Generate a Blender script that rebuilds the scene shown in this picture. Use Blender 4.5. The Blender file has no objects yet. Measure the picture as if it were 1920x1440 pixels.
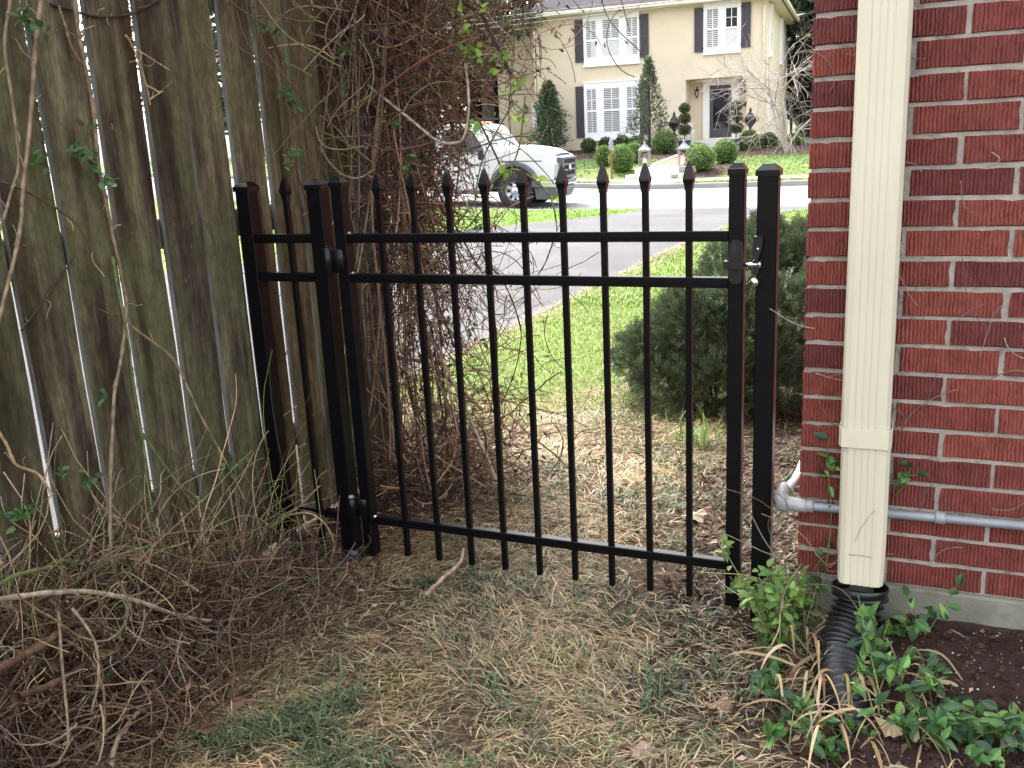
import bpy, math, random
import numpy as np
from mathutils import Matrix, Vector
R = math.radians
rng = np.random.default_rng(7)
random.seed(7)
scn = bpy.context.scene
COL = scn.collection

# ------------------------------------------------------------ camera, sky, sun, exposure
cam_d = bpy.data.cameras.new('camera'); cam = bpy.data.objects.new('camera', cam_d); COL.objects.link(cam)
YAW, PITCH, ROLL = .41500, .25470, -.0504
CAM = np.array([1.442, -2.379, 1.305])
_f = Vector((-math.sin(YAW)*math.cos(PITCH), math.cos(YAW)*math.cos(PITCH), -math.sin(PITCH)))
_r = Vector((math.cos(YAW), math.sin(YAW), 0)); _u = _r.cross(_f)
_r2 = math.cos(ROLL)*_r + math.sin(ROLL)*_u; _u2 = -math.sin(ROLL)*_r + math.cos(ROLL)*_u
cam.matrix_world = Matrix(((_r2.x, _u2.x, -_f.x, CAM[0]), (_r2.y, _u2.y, -_f.y, CAM[1]), (_r2.z, _u2.z, -_f.z, CAM[2]), (0, 0, 0, 1)))
cam_d.sensor_width = 36; cam_d.lens = 36*1766/1920; cam_d.clip_start = .02; cam_d.clip_end = 2000
scn.camera = cam

SUN = Vector((-.62, .62, 1.0)).normalized()
world = bpy.data.worlds.new('World'); scn.world = world; world.use_nodes = True
wn = world.node_tree.nodes; wl = world.node_tree.links; wn.clear()
sky = wn.new('ShaderNodeTexSky'); sky.sky_type = 'NISHITA'; sky.sun_disc = False
sky.sun_elevation = math.asin(SUN.z); sky.sun_rotation = math.atan2(SUN.x, SUN.y)
sky.air_density = 1.2; sky.dust_density = 5.0; sky.ozone_density = 1.0
hs = wn.new('ShaderNodeHueSaturation'); hs.inputs['Saturation'].default_value = .3; hs.inputs['Value'].default_value = 1.0
bg = wn.new('ShaderNodeBackground'); bg.inputs['Strength'].default_value = .15
wo = wn.new('ShaderNodeOutputWorld')
wl.new(sky.outputs[0], hs.inputs['Color']); wl.new(hs.outputs[0], bg.inputs['Color']); wl.new(bg.outputs[0], wo.inputs['Surface'])
sl = bpy.data.lights.new('sun', 'SUN'); sl.energy = 1.0; sl.angle = R(6.0); sl.color = (1.0, .96, .9)
so = bpy.data.objects.new('sun', sl); COL.objects.link(so); so.rotation_euler = (-SUN).to_track_quat('-Z', 'Y').to_euler(); so.location = (0, 0, 30)
scn.view_settings.view_transform = 'Standard'; scn.view_settings.look = 'None'
scn.view_settings.exposure = 2.72; scn.view_settings.gamma = 1.0; scn.view_settings.use_curve_mapping = False
scn.render.engine = 'CYCLES'
scn.cycles.max_bounces = 7; scn.cycles.transparent_max_bounces = 12; scn.cycles.use_denoising = True

# ------------------------------------------------------------ materials
def nt(name):
    m = bpy.data.materials.new(name); m.use_nodes = True
    n = m.node_tree.nodes; l = m.node_tree.links; n.clear()
    o = n.new('ShaderNodeOutputMaterial'); b = n.new('ShaderNodeBsdfPrincipled'); l.new(b.outputs[0], o.inputs[0])
    return m, n, l, b, o
def c4(c): return (c[0], c[1], c[2], 1)
def ramp(n, stops):
    r = n.new('ShaderNodeValToRGB'); e = r.color_ramp.elements
    while len(e) < len(stops): e.new(.5)
    for i, (p, c) in enumerate(stops): e[i].position = p; e[i].color = c4(c)
    return r
def noise(n, l, scale, detail=4, rough=.55, stretch=None, coord='Object', rnd=True):
    t = n.new('ShaderNodeTexCoord'); mp = n.new('ShaderNodeMapping')
    if stretch: mp.inputs['Scale'].default_value = stretch
    l.new(t.outputs[coord], mp.inputs['Vector'])
    if rnd:
        oi = n.new('ShaderNodeObjectInfo'); mu = n.new('ShaderNodeMath'); mu.operation = 'MULTIPLY'; mu.inputs[1].default_value = 37.
        l.new(oi.outputs['Random'], mu.inputs[0]); cx = n.new('ShaderNodeCombineXYZ')
        for i in range(3): l.new(mu.outputs[0], cx.inputs[i])
        l.new(cx.outputs[0], mp.inputs['Location'])
    t2 = n.new('ShaderNodeTexNoise'); t2.inputs['Scale'].default_value = scale; t2.inputs['Detail'].default_value = detail; t2.inputs['Roughness'].default_value = rough
    l.new(mp.outputs[0], t2.inputs['Vector'])
    return t2.outputs['Fac']
def bump(n, l, b, h, strength=.4, dist=.01):
    bp = n.new('ShaderNodeBump'); bp.inputs['Strength'].default_value = strength; bp.inputs['Distance'].default_value = dist
    l.new(h, bp.inputs['Height']); l.new(bp.outputs[0], b.inputs['Normal'])
def mixc(n, l, fac, a, c2, mode='MIX'):
    m = n.new('ShaderNodeMix'); m.data_type = 'RGBA'; m.blend_type = mode
    for sock, v in ((0, fac), (6, a), (7, c2)):
        if hasattr(v, 'links') or hasattr(v, 'is_linked'): l.new(v, m.inputs[sock])
        elif sock == 0: m.inputs[0].default_value = v
        else: m.inputs[sock].default_value = c4(v)
    return m.outputs[2]
def plain(name, col, rough=.6, var=.25, scale=6., stretch=None, bumpk=0., metal=0., spec=.5, bscale=None, dirt=None):
    m, n, l, b, o = nt(name)
    f = noise(n, l, scale, stretch=stretch)
    r = ramp(n, [(.3, [x*(1-var) for x in col]), (.7, [min(1, x*(1+var)) for x in col])]); l.new(f, r.inputs[0])
    out = r.outputs[0]
    if dirt:
        f2 = noise(n, l, dirt[1], detail=6, rough=.7); rr = ramp(n, [(dirt[2], (0, 0, 0)), (dirt[2]+.15, (1, 1, 1))]); l.new(f2, rr.inputs[0])
        out = mixc(n, l, rr.outputs[0], out, dirt[0])
    l.new(out, b.inputs['Base Color'])
    b.inputs['Roughness'].default_value = rough; b.inputs['Metallic'].default_value = metal; b.inputs['Specular IOR Level'].default_value = spec
    if bumpk: bump(n, l, b, noise(n, l, bscale or scale*6, detail=6, rough=.65, stretch=stretch), bumpk, .004)
    return m
def attr(name, rough=.6, transl=0., spec=.3, nscale=0, bumpk=0.):
    m, n, l, b, o = nt(name)
    a = n.new('ShaderNodeAttribute'); a.attribute_name = 'Col'
    out = a.outputs['Color']
    if nscale:
        f = noise(n, l, nscale, detail=5, rough=.65); r = ramp(n, [(.3, (.6, .6, .6)), (.7, (1.35, 1.35, 1.35))]); l.new(f, r.inputs[0])
        out = mixc(n, l, 1., out, r.outputs[0], 'MULTIPLY')
        if bumpk: bump(n, l, b, f, bumpk, .02)
    l.new(out, b.inputs['Base Color']); b.inputs['Roughness'].default_value = rough; b.inputs['Specular IOR Level'].default_value = spec
    if transl:
        t = n.new('ShaderNodeBsdfTranslucent'); l.new(out, t.inputs['Color']); mx = n.new('ShaderNodeMixShader'); mx.inputs[0].default_value = transl
        l.new(b.outputs[0], mx.inputs[1]); l.new(t.outputs[0], mx.inputs[2]); l.new(mx.outputs[0], o.inputs[0])
    return m
M = {}
M['leaf'] = attr('leaf', .45, .35, .4)
M['needle'] = attr('needle', .4, .15, .5)
M['grass'] = attr('grass', .5, .3, .3)
M['stem'] = attr('stem', .75, 0, .2, 60)
M['dry'] = attr('dry_foliage', .8, .2, .1)
M['earth'] = attr('earth', .95, 0, .1, 45, .8)
M['steel'] = plain('black_powder_coat', (.0035, .0035, .0045), .34, .2, 20, bumpk=.05, bscale=400, spec=.16)
M['steel_cap'] = plain('black_cap', (.004, .004, .005), .25, .2, 30, spec=.28)
M['latch_plastic'] = plain('black_latch_plastic', (.009, .009, .011), .36, .2, 30, spec=.4)
M['chrome'] = plain('bright_metal', (.72, .72, .7), .22, .1, 50, metal=1.)
M['galv'] = plain('galvanized', (.25, .262, .28), .5, .2, 14, metal=.2, dirt=((.2, .17, .13), 60, .68))
M['zinc'] = plain('zinc_cast', (.29, .29, .285), .55, .25, 30, metal=.25, bumpk=.2, dirt=((.18, .15, .12), 40, .62))
M['white_pvc'] = plain('white_pvc', (.7, .7, .68), .4, .1, 10)
M['spout'] = plain('cream_painted_metal', (.63, .58, .435), .38, .05, 5, stretch=(3, 3, .6), dirt=((.24, .21, .14), 55, .685))
M['corrugated'] = plain('black_corrugated_plastic', (.012, .012, .013), .33, .4, 25, spec=.5, dirt=((.06, .05, .04), 18, .66))
M['concrete'] = plain('concrete', (.21, .20, .155), .9, .3, 9, bumpk=.7, bscale=120, dirt=((.12, .12, .07), 10, .6))
M['mortar'] = plain('mortar', (.39, .34, .29), .95, .22, 30, bumpk=1., bscale=180, dirt=((.16, .135, .10), 26, .56))

def wood_mat(name, cols, grain=1., moss=(.05, .065, .022)):
    m, n, l, b, o = nt(name)
    f = noise(n, l, 5, detail=5, rough=.65, stretch=(1.5, 3.6, .42))
    oi = n.new('ShaderNodeObjectInfo'); ma = n.new('ShaderNodeMath'); ma.operation = 'MULTIPLY_ADD'; ma.inputs[1].default_value = .22; ma.inputs[2].default_value = -.11; l.new(oi.outputs['Random'], ma.inputs[0])
    ad = n.new('ShaderNodeMath'); ad.operation = 'ADD'; l.new(f, ad.inputs[0]); l.new(ma.outputs[0], ad.inputs[1])
    r = ramp(n, [(.30, cols[0]), (.44, cols[1]), (.55, cols[2]), (.70, cols[3])]); l.new(ad.outputs[0], r.inputs[0])
    g = noise(n, l, 60, detail=6, rough=.7, stretch=(2.0, 2.6, .13)); rg = ramp(n, [(.32, (.5, .48, .47)), (.7, (1.4, 1.4, 1.4))]); l.new(g, rg.inputs[0])
    out = mixc(n, l, 1., r.outputs[0], rg.outputs[0], 'MULTIPLY')
    f3 = noise(n, l, 3.2, detail=5, rough=.6, stretch=(1, 1.3, .7)); r3 = ramp(n, [(.42, (0, 0, 0)), (.62, (.7, .7, .7))]); l.new(f3, r3.inputs[0])
    out = mixc(n, l, r3.outputs[0], out, moss)
    f5 = noise(n, l, 2.1, detail=3, rough=.5, stretch=(1, 5., .45)); r5 = ramp(n, [(.52, (1, 1, 1)), (.66, (.42, .36, .38))]); l.new(f5, r5.inputs[0]); out = mixc(n, l, 1., out, r5.outputs[0], 'MULTIPLY')
    f6 = noise(n, l, 42, detail=5, rough=.7, stretch=(1, 1, .5)); r6 = ramp(n, [(.35, (.7, .7, .7)), (.62, (1.25, 1.25, 1.25))]); l.new(f6, r6.inputs[0]); out = mixc(n, l, 1., out, r6.outputs[0], 'MULTIPLY')
    f4 = noise(n, l, 15, detail=6, rough=.75, stretch=(1, 1.6, .7)); r4 = ramp(n, [(.66, (0, 0, 0)), (.72, (1, 1, 1))]); l.new(f4, r4.inputs[0])
    out = mixc(n, l, r4.outputs[0], out, cols[4])
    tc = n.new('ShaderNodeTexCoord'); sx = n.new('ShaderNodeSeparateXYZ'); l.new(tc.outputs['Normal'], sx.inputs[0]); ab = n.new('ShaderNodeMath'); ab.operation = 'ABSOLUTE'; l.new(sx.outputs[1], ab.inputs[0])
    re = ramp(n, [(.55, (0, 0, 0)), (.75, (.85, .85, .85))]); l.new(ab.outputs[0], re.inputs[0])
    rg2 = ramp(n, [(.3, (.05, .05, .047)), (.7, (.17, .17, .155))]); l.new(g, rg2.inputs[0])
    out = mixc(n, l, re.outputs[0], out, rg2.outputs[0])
    l.new(out, b.inputs['Base Color']); b.inputs['Roughness'].default_value = .82; b.inputs['Specular IOR Level'].default_value = .2
    bump(n, l, b, g, .5*grain, .004)
    return m
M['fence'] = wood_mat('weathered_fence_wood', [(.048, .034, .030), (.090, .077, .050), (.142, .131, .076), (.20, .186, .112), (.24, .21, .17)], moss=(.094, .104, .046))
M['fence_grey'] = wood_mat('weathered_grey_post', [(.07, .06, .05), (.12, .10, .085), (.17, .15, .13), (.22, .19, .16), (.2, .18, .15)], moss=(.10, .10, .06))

def brick_mat():
    m, n, l, b, o = nt('striated_red_brick')
    oi = n.new('ShaderNodeObjectInfo')
    r0 = ramp(n, [(0, (.165, .042, .039)), (.22, (.21, .052, .043)), (.6, (.25, .061, .047)), (1, (.285, .074, .052))]); at_ = n.new('ShaderNodeAttribute'); at_.attribute_name = 'Col'; s0 = n.new('ShaderNodeMath'); s0.operation = 'ADD'; l.new(oi.outputs['Random'], s0.inputs[0]); l.new(at_.outputs['Fac'], s0.inputs[1]); s1 = n.new('ShaderNodeMath'); s1.operation = 'FRACT'; l.new(s0.outputs[0], s1.inputs[0]); l.new(s1.outputs[0], r0.inputs[0])
    tc = n.new('ShaderNodeTexCoord'); mu = n.new('ShaderNodeMath'); mu.operation = 'MULTIPLY'; mu.inputs[1].default_value = 11.3; l.new(oi.outputs['Random'], mu.inputs[0])
    cx = n.new('ShaderNodeCombineXYZ'); [l.new(mu.outputs[0], cx.inputs[i]) for i in (0, 2)]
    va = n.new('ShaderNodeVectorMath'); va.operation = 'ADD'; sp_ = n.new('ShaderNodeSeparateXYZ'); l.new(tc.outputs['Object'], sp_.inputs[0]); a2 = n.new('ShaderNodeMath'); a2.operation = 'ADD'; l.new(sp_.outputs[0], a2.inputs[0]); l.new(sp_.outputs[1], a2.inputs[1]); cb = n.new('ShaderNodeCombineXYZ'); l.new(a2.outputs[0], cb.inputs[0]); l.new(sp_.outputs[2], cb.inputs[2]); l.new(cb.outputs[0], va.inputs[0]); l.new(cx.outputs[0], va.inputs[1])
    wv = n.new('ShaderNodeTexWave'); wv.bands_direction = 'X'; wv.inputs['Scale'].default_value = 37.; wv.inputs['Distortion'].default_value = 3.2; wv.inputs['Detail'].default_value = 3.; wv.inputs['Detail Scale'].default_value = 1.1; wv.inputs['Detail Roughness'].default_value = .65
    l.new(va.outputs[0], wv.inputs['Vector']); g = wv.outputs['Fac']
    rg = ramp(n, [(.06, (.40, .34, .34)), (.26, (.95, .95, .95)), (.9, (1.12, 1.12, 1.12))]); l.new(g, rg.inputs[0])
    mk = ramp(n, [(.38, (.15, .15, .15)), (.6, (1, 1, 1))]); l.new(noise(n, l, 1., detail=4, rough=.7, stretch=(60, 60, 22)), mk.inputs[0])
    gro = mixc(n, l, mk.outputs[0], (1, 1, 1), rg.outputs[0])
    out = mixc(n, l, 1., r0.outputs[0], gro, 'MULTIPLY')
    f = noise(n, l, 26, detail=6, rough=.7); rf = ramp(n, [(.3, (.70, .66, .66)), (.65, (1.14, 1.14, 1.14))]); l.new(f, rf.inputs[0])
    out = mixc(n, l, 1., out, rf.outputs[0], 'MULTIPLY')
    f2 = noise(n, l, 130, detail=3, rough=.6); r2 = ramp(n, [(.735, (0, 0, 0)), (.76, (1, 1, 1))]); l.new(f2, r2.inputs[0])
    out = mixc(n, l, r2.outputs[0], out, (.5, .46, .42))
    l.new(out, b.inputs['Base Color']); b.inputs['Roughness'].default_value = .82; b.inputs['Specular IOR Level'].default_value = .3
    ad = n.new('ShaderNodeMath'); ad.operation = 'ADD'; l.new(g, ad.inputs[0]); l.new(f, ad.inputs[1])
    bump(n, l, b, ad.outputs[0], .9, .005)
    return m
M['brick'] = brick_mat()
def asphalt(name, a, c2, speck):
    m, n, l, b, o = nt(name)
    f = noise(n, l, .9, detail=8, rough=.65); r = ramp(n, [(.3, a), (.7, c2)]); l.new(f, r.inputs[0])
    g = noise(n, l, 160, detail=3, rough=.7); rg = ramp(n, [(.3, (.55, .55, .55)), (.5, (1, 1, 1)), (.72, (speck,)*3)]); l.new(g, rg.inputs[0])
    out = mixc(n, l, 1., r.outputs[0], rg.outputs[0], 'MULTIPLY')
    l.new(out, b.inputs['Base Color']); b.inputs['Roughness'].default_value = .9; b.inputs['Specular IOR Level'].default_value = .2
    bump(n, l, b, g, .8, .006)
    return m
M['drive'] = asphalt('worn_asphalt', (.052, .051, .055), (.092, .09, .096), 1.9)
M['street'] = asphalt('pale_street', (.19, .188, .192), (.25, .246, .246), 1.15)
M['walk'] = asphalt('sidewalk_concrete', (.50, .49, .47), (.60, .59, .56), 1.1)
M['kerb'] = asphalt('kerb_concrete', (.20, .20, .20), (.28, .28, .27), 1.2)
M['stucco'] = plain('cream_stucco', (.66, .565, .425), .9, .05, 1.5, bumpk=.35, bscale=90)
M['stucco_trim'] = plain('cream_trim', (.66, .60, .46), .5, .05, 3)
M['white'] = plain('white_trim', (.84, .84, .83), .4, .04, 3)
M['shutter'] = plain('charcoal_shutter', (.052, .046, .060), .5, .12, 5)
M['door'] = plain('charcoal_door', (.06, .055, .066), .4, .1, 5)
M['roof'] = plain('slate_shingle', (.042, .036, .046), .85, .35, 5, stretch=(1, 1, 3), bumpk=.5, dirt=((.085, .08, .08), 3, .6), spec=.15)
M['black_iron'] = plain('black_iron', (.012, .012, .013), .4, .3, 20)
M['urn'] = plain('black_urn', (.016, .015, .017), .35, .3, 12)
M['dark_room'] = plain('dark_room', (.02, .02, .025), .8, .3, 2)
M['blind'] = plain('white_blind', (.84, .84, .85), .5, .05, 8)
M['stone'] = plain('pale_stone', (.52, .51, .49), .8, .18, 3, bumpk=.4, dirt=((.3, .29, .26), 2.5, .6))
M['statue'] = plain('white_stone_statue', (.55, .53, .48), .8, .25, 9, bumpk=.4)
M['brick_walk'] = plain('brick_paving', (.24, .09, .055), .85, .25, 14, bumpk=.4)
M['lantern'] = plain('weathered_lantern_wood', (.23, .20, .18), .7, .25, 15)
M['lantern_roof'] = plain('grey_zinc_roof', (.22, .23, .25), .5, .2, 12, metal=.3)
M['candle'] = plain('white_candle', (.85, .83, .76), .5, .03, 5)
M['rust'] = plain('rusty_iron', (.17, .065, .03), .8, .35, 12, dirt=((.09, .07, .06), 6, .52))
M['bark'] = plain('dark_bark', (.035, .028, .022), .95, .4, 8, stretch=(2, 2, .4), bumpk=.8)
M['pale_bark'] = plain('pale_bark', (.34, .29, .25), .85, .25, 12)
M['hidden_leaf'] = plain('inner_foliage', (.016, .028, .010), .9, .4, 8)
M['truck_white'] = plain('white_vehicle_paint', (.60, .61, .63), .28, .03, 2, spec=.5)
M['truck_grey'] = plain('grey_plastic_trim', (.085, .088, .10), .5, .12, 8)
M['truck_black'] = plain('underbody_black', (.012, .012, .013), .7, .3, 8)
M['rubber'] = plain('tyre_rubber', (.02, .02, .022), .75, .25, 12)
M['alloy'] = plain('bright_wheel_steel', (.62, .63, .66), .3, .1, 8, metal=.7)
M['bumper'] = plain('chrome_bumper', (.70, .71, .72), .16, .06, 3, metal=.9)
M['lamp_clear'] = plain('headlamp_lens', (.42, .42, .40), .12, .08, 12, spec=.8)
M['amber'] = plain('amber_lens', (.75, .25, .04), .25, .1, 5)
M['ink'] = plain('dark_lettering', (.03, .03, .05), .6, .1, 5)
M['timber'] = plain('orange_timber', (.42, .23, .11), .75, .25, 7, stretch=(.4, 4, 4))
M['bin'] = plain('dark_bin_plastic', (.02, .022, .03), .5, .2, 5)
M['planter'] = plain('lead_planter', (.06, .06, .07), .55, .2, 8)
M['cable'] = plain('utility_cable', (.06, .06, .065), .6, .1, 3)
M['red_brick_far'] = plain('neighbour_red_brick', (.26, .06, .045), .9, .3, 14, bumpk=.4)
def glass_mat(name, tint, mixf):
    m, n, l, b, o = nt(name)
    b.inputs['Base Color'].default_value = c4(tint); b.inputs['Roughness'].default_value = .04; b.inputs['Specular IOR Level'].default_value = .6
    t = n.new('ShaderNodeBsdfTransparent'); mx = n.new('ShaderNodeMixShader'); mx.inputs[0].default_value = mixf
    l.new(t.outputs[0], mx.inputs[1]); l.new(b.outputs[0], mx.inputs[2]); l.new(mx.outputs[0], o.inputs[0])
    return m
M['glass'] = glass_mat('window_glass', (.05, .06, .08), .09)
M['glass_dark'] = glass_mat('dark_door_glass', (.025, .025, .032), .7)
M['wind'] = glass_mat('windscreen_glass', (.35, .38, .38), .55)

# ------------------------------------------------------------ mesh builders
class MB:
    def __init__(s): s.v = []; s.t = []; s.q = []; s.c = []; s.n = 0; s.ng = []
    def add(s, v, tris=None, quads=None, col=None):
        v = np.asarray(v, float).reshape(-1, 3)
        if tris is not None and len(tris): s.t.append(np.asarray(tris, int).reshape(-1, 3)+s.n)
        if quads is not None and len(quads): s.q.append(np.asarray(quads, int).reshape(-1, 4)+s.n)
        c = np.ones((len(v), 3))*.5 if col is None else np.broadcast_to(np.asarray(col, float), (len(v), 3))
        s.v.append(v); s.c.append(c); s.n += len(v); return s
    def ngon(s, v):
        s.ng.append((s.n, len(v))); v = np.asarray(v, float); s.v.append(v); s.c.append(np.ones((len(v), 3))*.5); s.n += len(v); return s
    def box(s, lo, hi, bev=0., rot=None, col=None):
        lo = np.array(lo, float); hi = np.array(hi, float); lo, hi = np.minimum(lo, hi), np.maximum(lo, hi)
        x0, y0, z0 = lo; x1, y1, z1 = hi
        if bev <= 0:
            v = [(x0, y0, z0), (x1, y0, z0), (x1, y1, z0), (x0, y1, z0), (x0, y0, z1), (x1, y0, z1), (x1, y1, z1), (x0, y1, z1)]
            q = [(0, 3, 2, 1), (4, 5, 6, 7), (0, 1, 5, 4), (1, 2, 6, 5), (2, 3, 7, 6), (3, 0, 4, 7)]
            t = None
        else:
            b = bev; v = []; idx = {}
            for i, X in enumerate((x0, x1)):
                for j, Y in enumerate((y0, y1)):
                    for k, Z in enumerate((z0, z1)):
                        sx, sy, sz = (1-2*i)*b, (1-2*j)*b, (1-2*k)*b
                        for a, p in enumerate(((X, Y+sy, Z+sz), (X+sx, Y, Z+sz), (X+sx, Y+sy, Z))):
                            idx[(i, j, k, a)] = len(v); v.append(p)
            q = []; t = []
            def o(*f): return tuple(idx[g] for g in f)
            for i in (0, 1):
                f = o((i, 0, 0, 0), (i, 1, 0, 0), (i, 1, 1, 0), (i, 0, 1, 0)); q.append(f if i else f[::-1])
                f = o((0, i, 0, 1), (0, i, 1, 1), (1, i, 1, 1), (1, i, 0, 1)); q.append(f if i else f[::-1])
                f = o((0, 0, i, 2), (1, 0, i, 2), (1, 1, i, 2), (0, 1, i, 2)); q.append(f if i else f[::-1])
            for i in (0, 1):
                for j in (0, 1):
                    q.append(o((i, j, 0, 0), (i, j, 1, 0), (i, j, 1, 1), (i, j, 0, 1)))
                    q.append(o((i, 0, j, 0), (i, 1, j, 0), (i, 1, j, 2), (i, 0, j, 2)))
                    q.append(o((0, i, j, 1), (1, i, j, 1), (1, i, j, 2), (0, i, j, 2)))
                    for k in (0, 1): t.append(o((i, j, k, 0), (i, j, k, 1), (i, j, k, 2)))
        v = np.array(v)
        if rot is not None: v = (v-v.mean(0)) @ np.array(rot).T + v.mean(0)
        return s.add(v, t, q, col)
    def tubes(s, P, rad, sides=5, col=None, caps=False):
        """P (N,n,3) paths, rad scalar | (N,) | (N,n)"""
        P = np.asarray(P, float)
        if P.ndim == 2: P = P[None]
        N, n, _ = P.shape
        rad = np.asarray(rad, float)
        if rad.ndim == 0: rad = np.full((N, n), float(rad))
        elif rad.ndim == 1: rad = np.repeat(rad[:, None], n, 1) if len(rad) == N and not (N == 1 and n > 1 and len(rad) == n) else np.repeat(rad[None], N, 0)
        T = np.gradient(P, axis=1); T /= np.linalg.norm(T, axis=2, keepdims=True)+1e-9
        ref = np.where(np.abs(T[:, :1, 2:3]).repeat(n, 1).mean(1, keepdims=True) > .85, np.array([1., 0, 0]), np.array([0, 0, 1.]))
        A = np.cross(T, np.broadcast_to(ref, T.shape)); A /= np.linalg.norm(A, axis=2, keepdims=True)+1e-9
        B = np.cross(T, A)
        th = np.arange(sides)*2*np.pi/sides
        V = P[:, :, None] + rad[:, :, None, None]*(A[:, :, None]*np.cos(th)[None, None, :, None] + B[:, :, None]*np.sin(th)[None, None, :, None])
        i = np.arange(N)[:, None, None]*n*sides; j = np.arange(n-1)[None, :, None]*sides; k = np.arange(sides)[None, None, :]; k2 = (k+1) % sides
        q = np.stack([i+j+k, i+j+k2, i+j+sides+k2, i+j+sides+k], -1).reshape(-1, 4)
        tr = None
        if caps:
            tr = []
            for a in range(N):
                o0 = a*n*sides; o1 = o0+(n-1)*sides
                for m in range(1, sides-1): tr += [(o0, o0+m+1, o0+m), (o1, o1+m, o1+m+1)]
        if col is not None:
            col = np.asarray(col, float)
            if col.ndim == 2 and len(col) == N: col = np.repeat(col, n*sides, 0)
        return s.add(V.reshape(-1, 3), tr, q, col)
    def lathe(s, prof, c=(0, 0, 0), seg=16, axis='z', col=None, phase=0., cap=True):
        prof = np.array(prof, float); th = np.arange(seg)*2*np.pi/seg+phase
        n = len(prof); V = np.zeros((n, seg, 3))
        V[:, :, 0] = prof[:, :1]*np.cos(th); V[:, :, 1] = prof[:, :1]*np.sin(th); V[:, :, 2] = prof[:, 1:2]
        if axis == 'x': V = V[:, :, [2, 0, 1]]
        if axis == 'y': V = V[:, :, [1, 2, 0]]
        V = V+np.array(c)
        j = np.arange(n-1)[:, None]*seg; k = np.arange(seg)[None]; k2 = (k+1) % seg
        q = np.stack([j+k, j+k2, j+seg+k2, j+seg+k], -1).reshape(-1, 4)
        tr = []
        for m in range(1, seg-1) if cap else (): tr += [(0, m+1, m), ((n-1)*seg, (n-1)*seg+m, (n-1)*seg+m+1)]
        return s.add(V.reshape(-1, 3), tr, q, col)
    def prism(s, poly, z0, z1, axis='z', col=None):
        """extrude a 2-D outline; axis is the direction of extrusion"""
        p = np.array(poly, float); n = len(p)
        def up(z):
            if axis == 'z': return np.c_[p, np.full(n, z)]
            if axis == 'y': return np.c_[p[:, 0], np.full(n, z), p[:, 1]]
            return np.c_[np.full(n, z), p]
        v = np.r_[up(z0), up(z1)]
        q = [(i, (i+1) % n, n+(i+1) % n, n+i) for i in range(n)]
        s.add(v, None, q, col); s.ngon(up(z0)); s.ngon(up(z1)); return s
    def leaves(s, P, D, N, L, W, col, fold=.25, curl=0.):
        P, D, N = (np.asarray(a, float).reshape(-1, 3) for a in (P, D, N)); n = len(P)
        D = D/(np.linalg.norm(D, axis=1, keepdims=True)+1e-9)
        S = np.cross(D, N); S /= np.linalg.norm(S, axis=1, keepdims=True)+1e-9; U = np.cross(S, D)
        L = np.broadcast_to(np.asarray(L, float), (n,))[:, None]; W = np.broadcast_to(np.asarray(W, float), (n,))[:, None]
        b = P; m = P+D*L*.45-U*W*fold*.6; l_ = P+D*L*.42+S*W*.5; r_ = P+D*L*.42-S*W*.5; t = P+D*L-U*L*curl
        V = np.stack([b, l_, m, r_, t], 1)
        o = np.arange(n)[:, None]*5
        tr = np.concatenate([o+np.array([0, 2, 1]), o+np.array([1, 2, 4]), o+np.array([0, 3, 2]), o+np.array([2, 3, 4])])
        return s.add(V.reshape(-1, 3), tr, None, np.repeat(np.broadcast_to(col, (n, 3)), 5, 0))
    def broad(s, P, D, N, L, W, col, fold=.18, droop=.18):
        """broad leaves with a rounded outline, a midrib fold and a drooping tip"""
        P, D, N = (np.asarray(a, float).reshape(-1, 3) for a in (P, D, N)); n = len(P)
        D = D/(np.linalg.norm(D, axis=1, keepdims=True)+1e-9); S = np.cross(D, N); S /= np.linalg.norm(S, axis=1, keepdims=True)+1e-9; U = np.cross(S, D)
        L = np.broadcast_to(np.asarray(L, float), (n,))[:, None]; W = np.broadcast_to(np.asarray(W, float), (n,))[:, None]
        ts = (0, .14, .34, .58, .82, 1.); ws = (.03, .30, .5, .46, .24, .0); V = []
        for t, w in zip(ts, ws):
            m = P+D*L*t-U*L*droop*t*t; e = U*W*w*fold*2
            V += [m-S*W*w+e, m, m+S*W*w+e]
        V = np.stack(V, 1); o = np.arange(n)[:, None]*18; q = []
        for k in range(5):
            for a in (0, 1): q.append(o+np.array([3*k+a, 3*k+a+1, 3*k+a+4, 3*k+a+3]))
        c = np.repeat(np.broadcast_to(col, (n, 3)), 18, 0).reshape(n, 18, 3).copy(); c[:, 1::3] = np.clip(c[:, 1::3]*1.25, 0, .9)
        return s.add(V.reshape(-1, 3), None, np.concatenate(q), c.reshape(-1, 3))
    def blades(s, P, az, lean, L, W, col, droop=.5):
        n = len(P); P = np.asarray(P, float); d = np.stack([np.cos(az), np.sin(az), 0*az], 1); z = np.array([0, 0, 1.])
        sd = np.stack([-np.sin(az), np.cos(az), 0*az], 1)*np.asarray(W, float).reshape(-1, 1)*.5
        L = np.broadcast_to(np.asarray(L, float), (n,))[:, None]; lean = np.broadcast_to(np.asarray(lean, float), (n,))[:, None]; droop = np.broadcast_to(np.asarray(droop, float), (n,))[:, None]
        m1 = P+(d*np.sin(lean)+z*np.cos(lean))*L*.5
        l2 = np.minimum(lean+droop, 2.2)
        tip = m1+(d*np.sin(l2)+z*np.cos(l2))*L*.5
        V = np.stack([P-sd, P+sd, m1-sd*.85, m1+sd*.85, tip], 1)
        o = np.arange(n)[:, None]*5
        tr = np.concatenate([o+np.array([0, 1, 3]), o+np.array([0, 3, 2]), o+np.array([2, 3, 4])])
        return s.add(V.reshape(-1, 3), tr, None, np.repeat(np.broadcast_to(col, (n, 3)), 5, 0))
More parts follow.
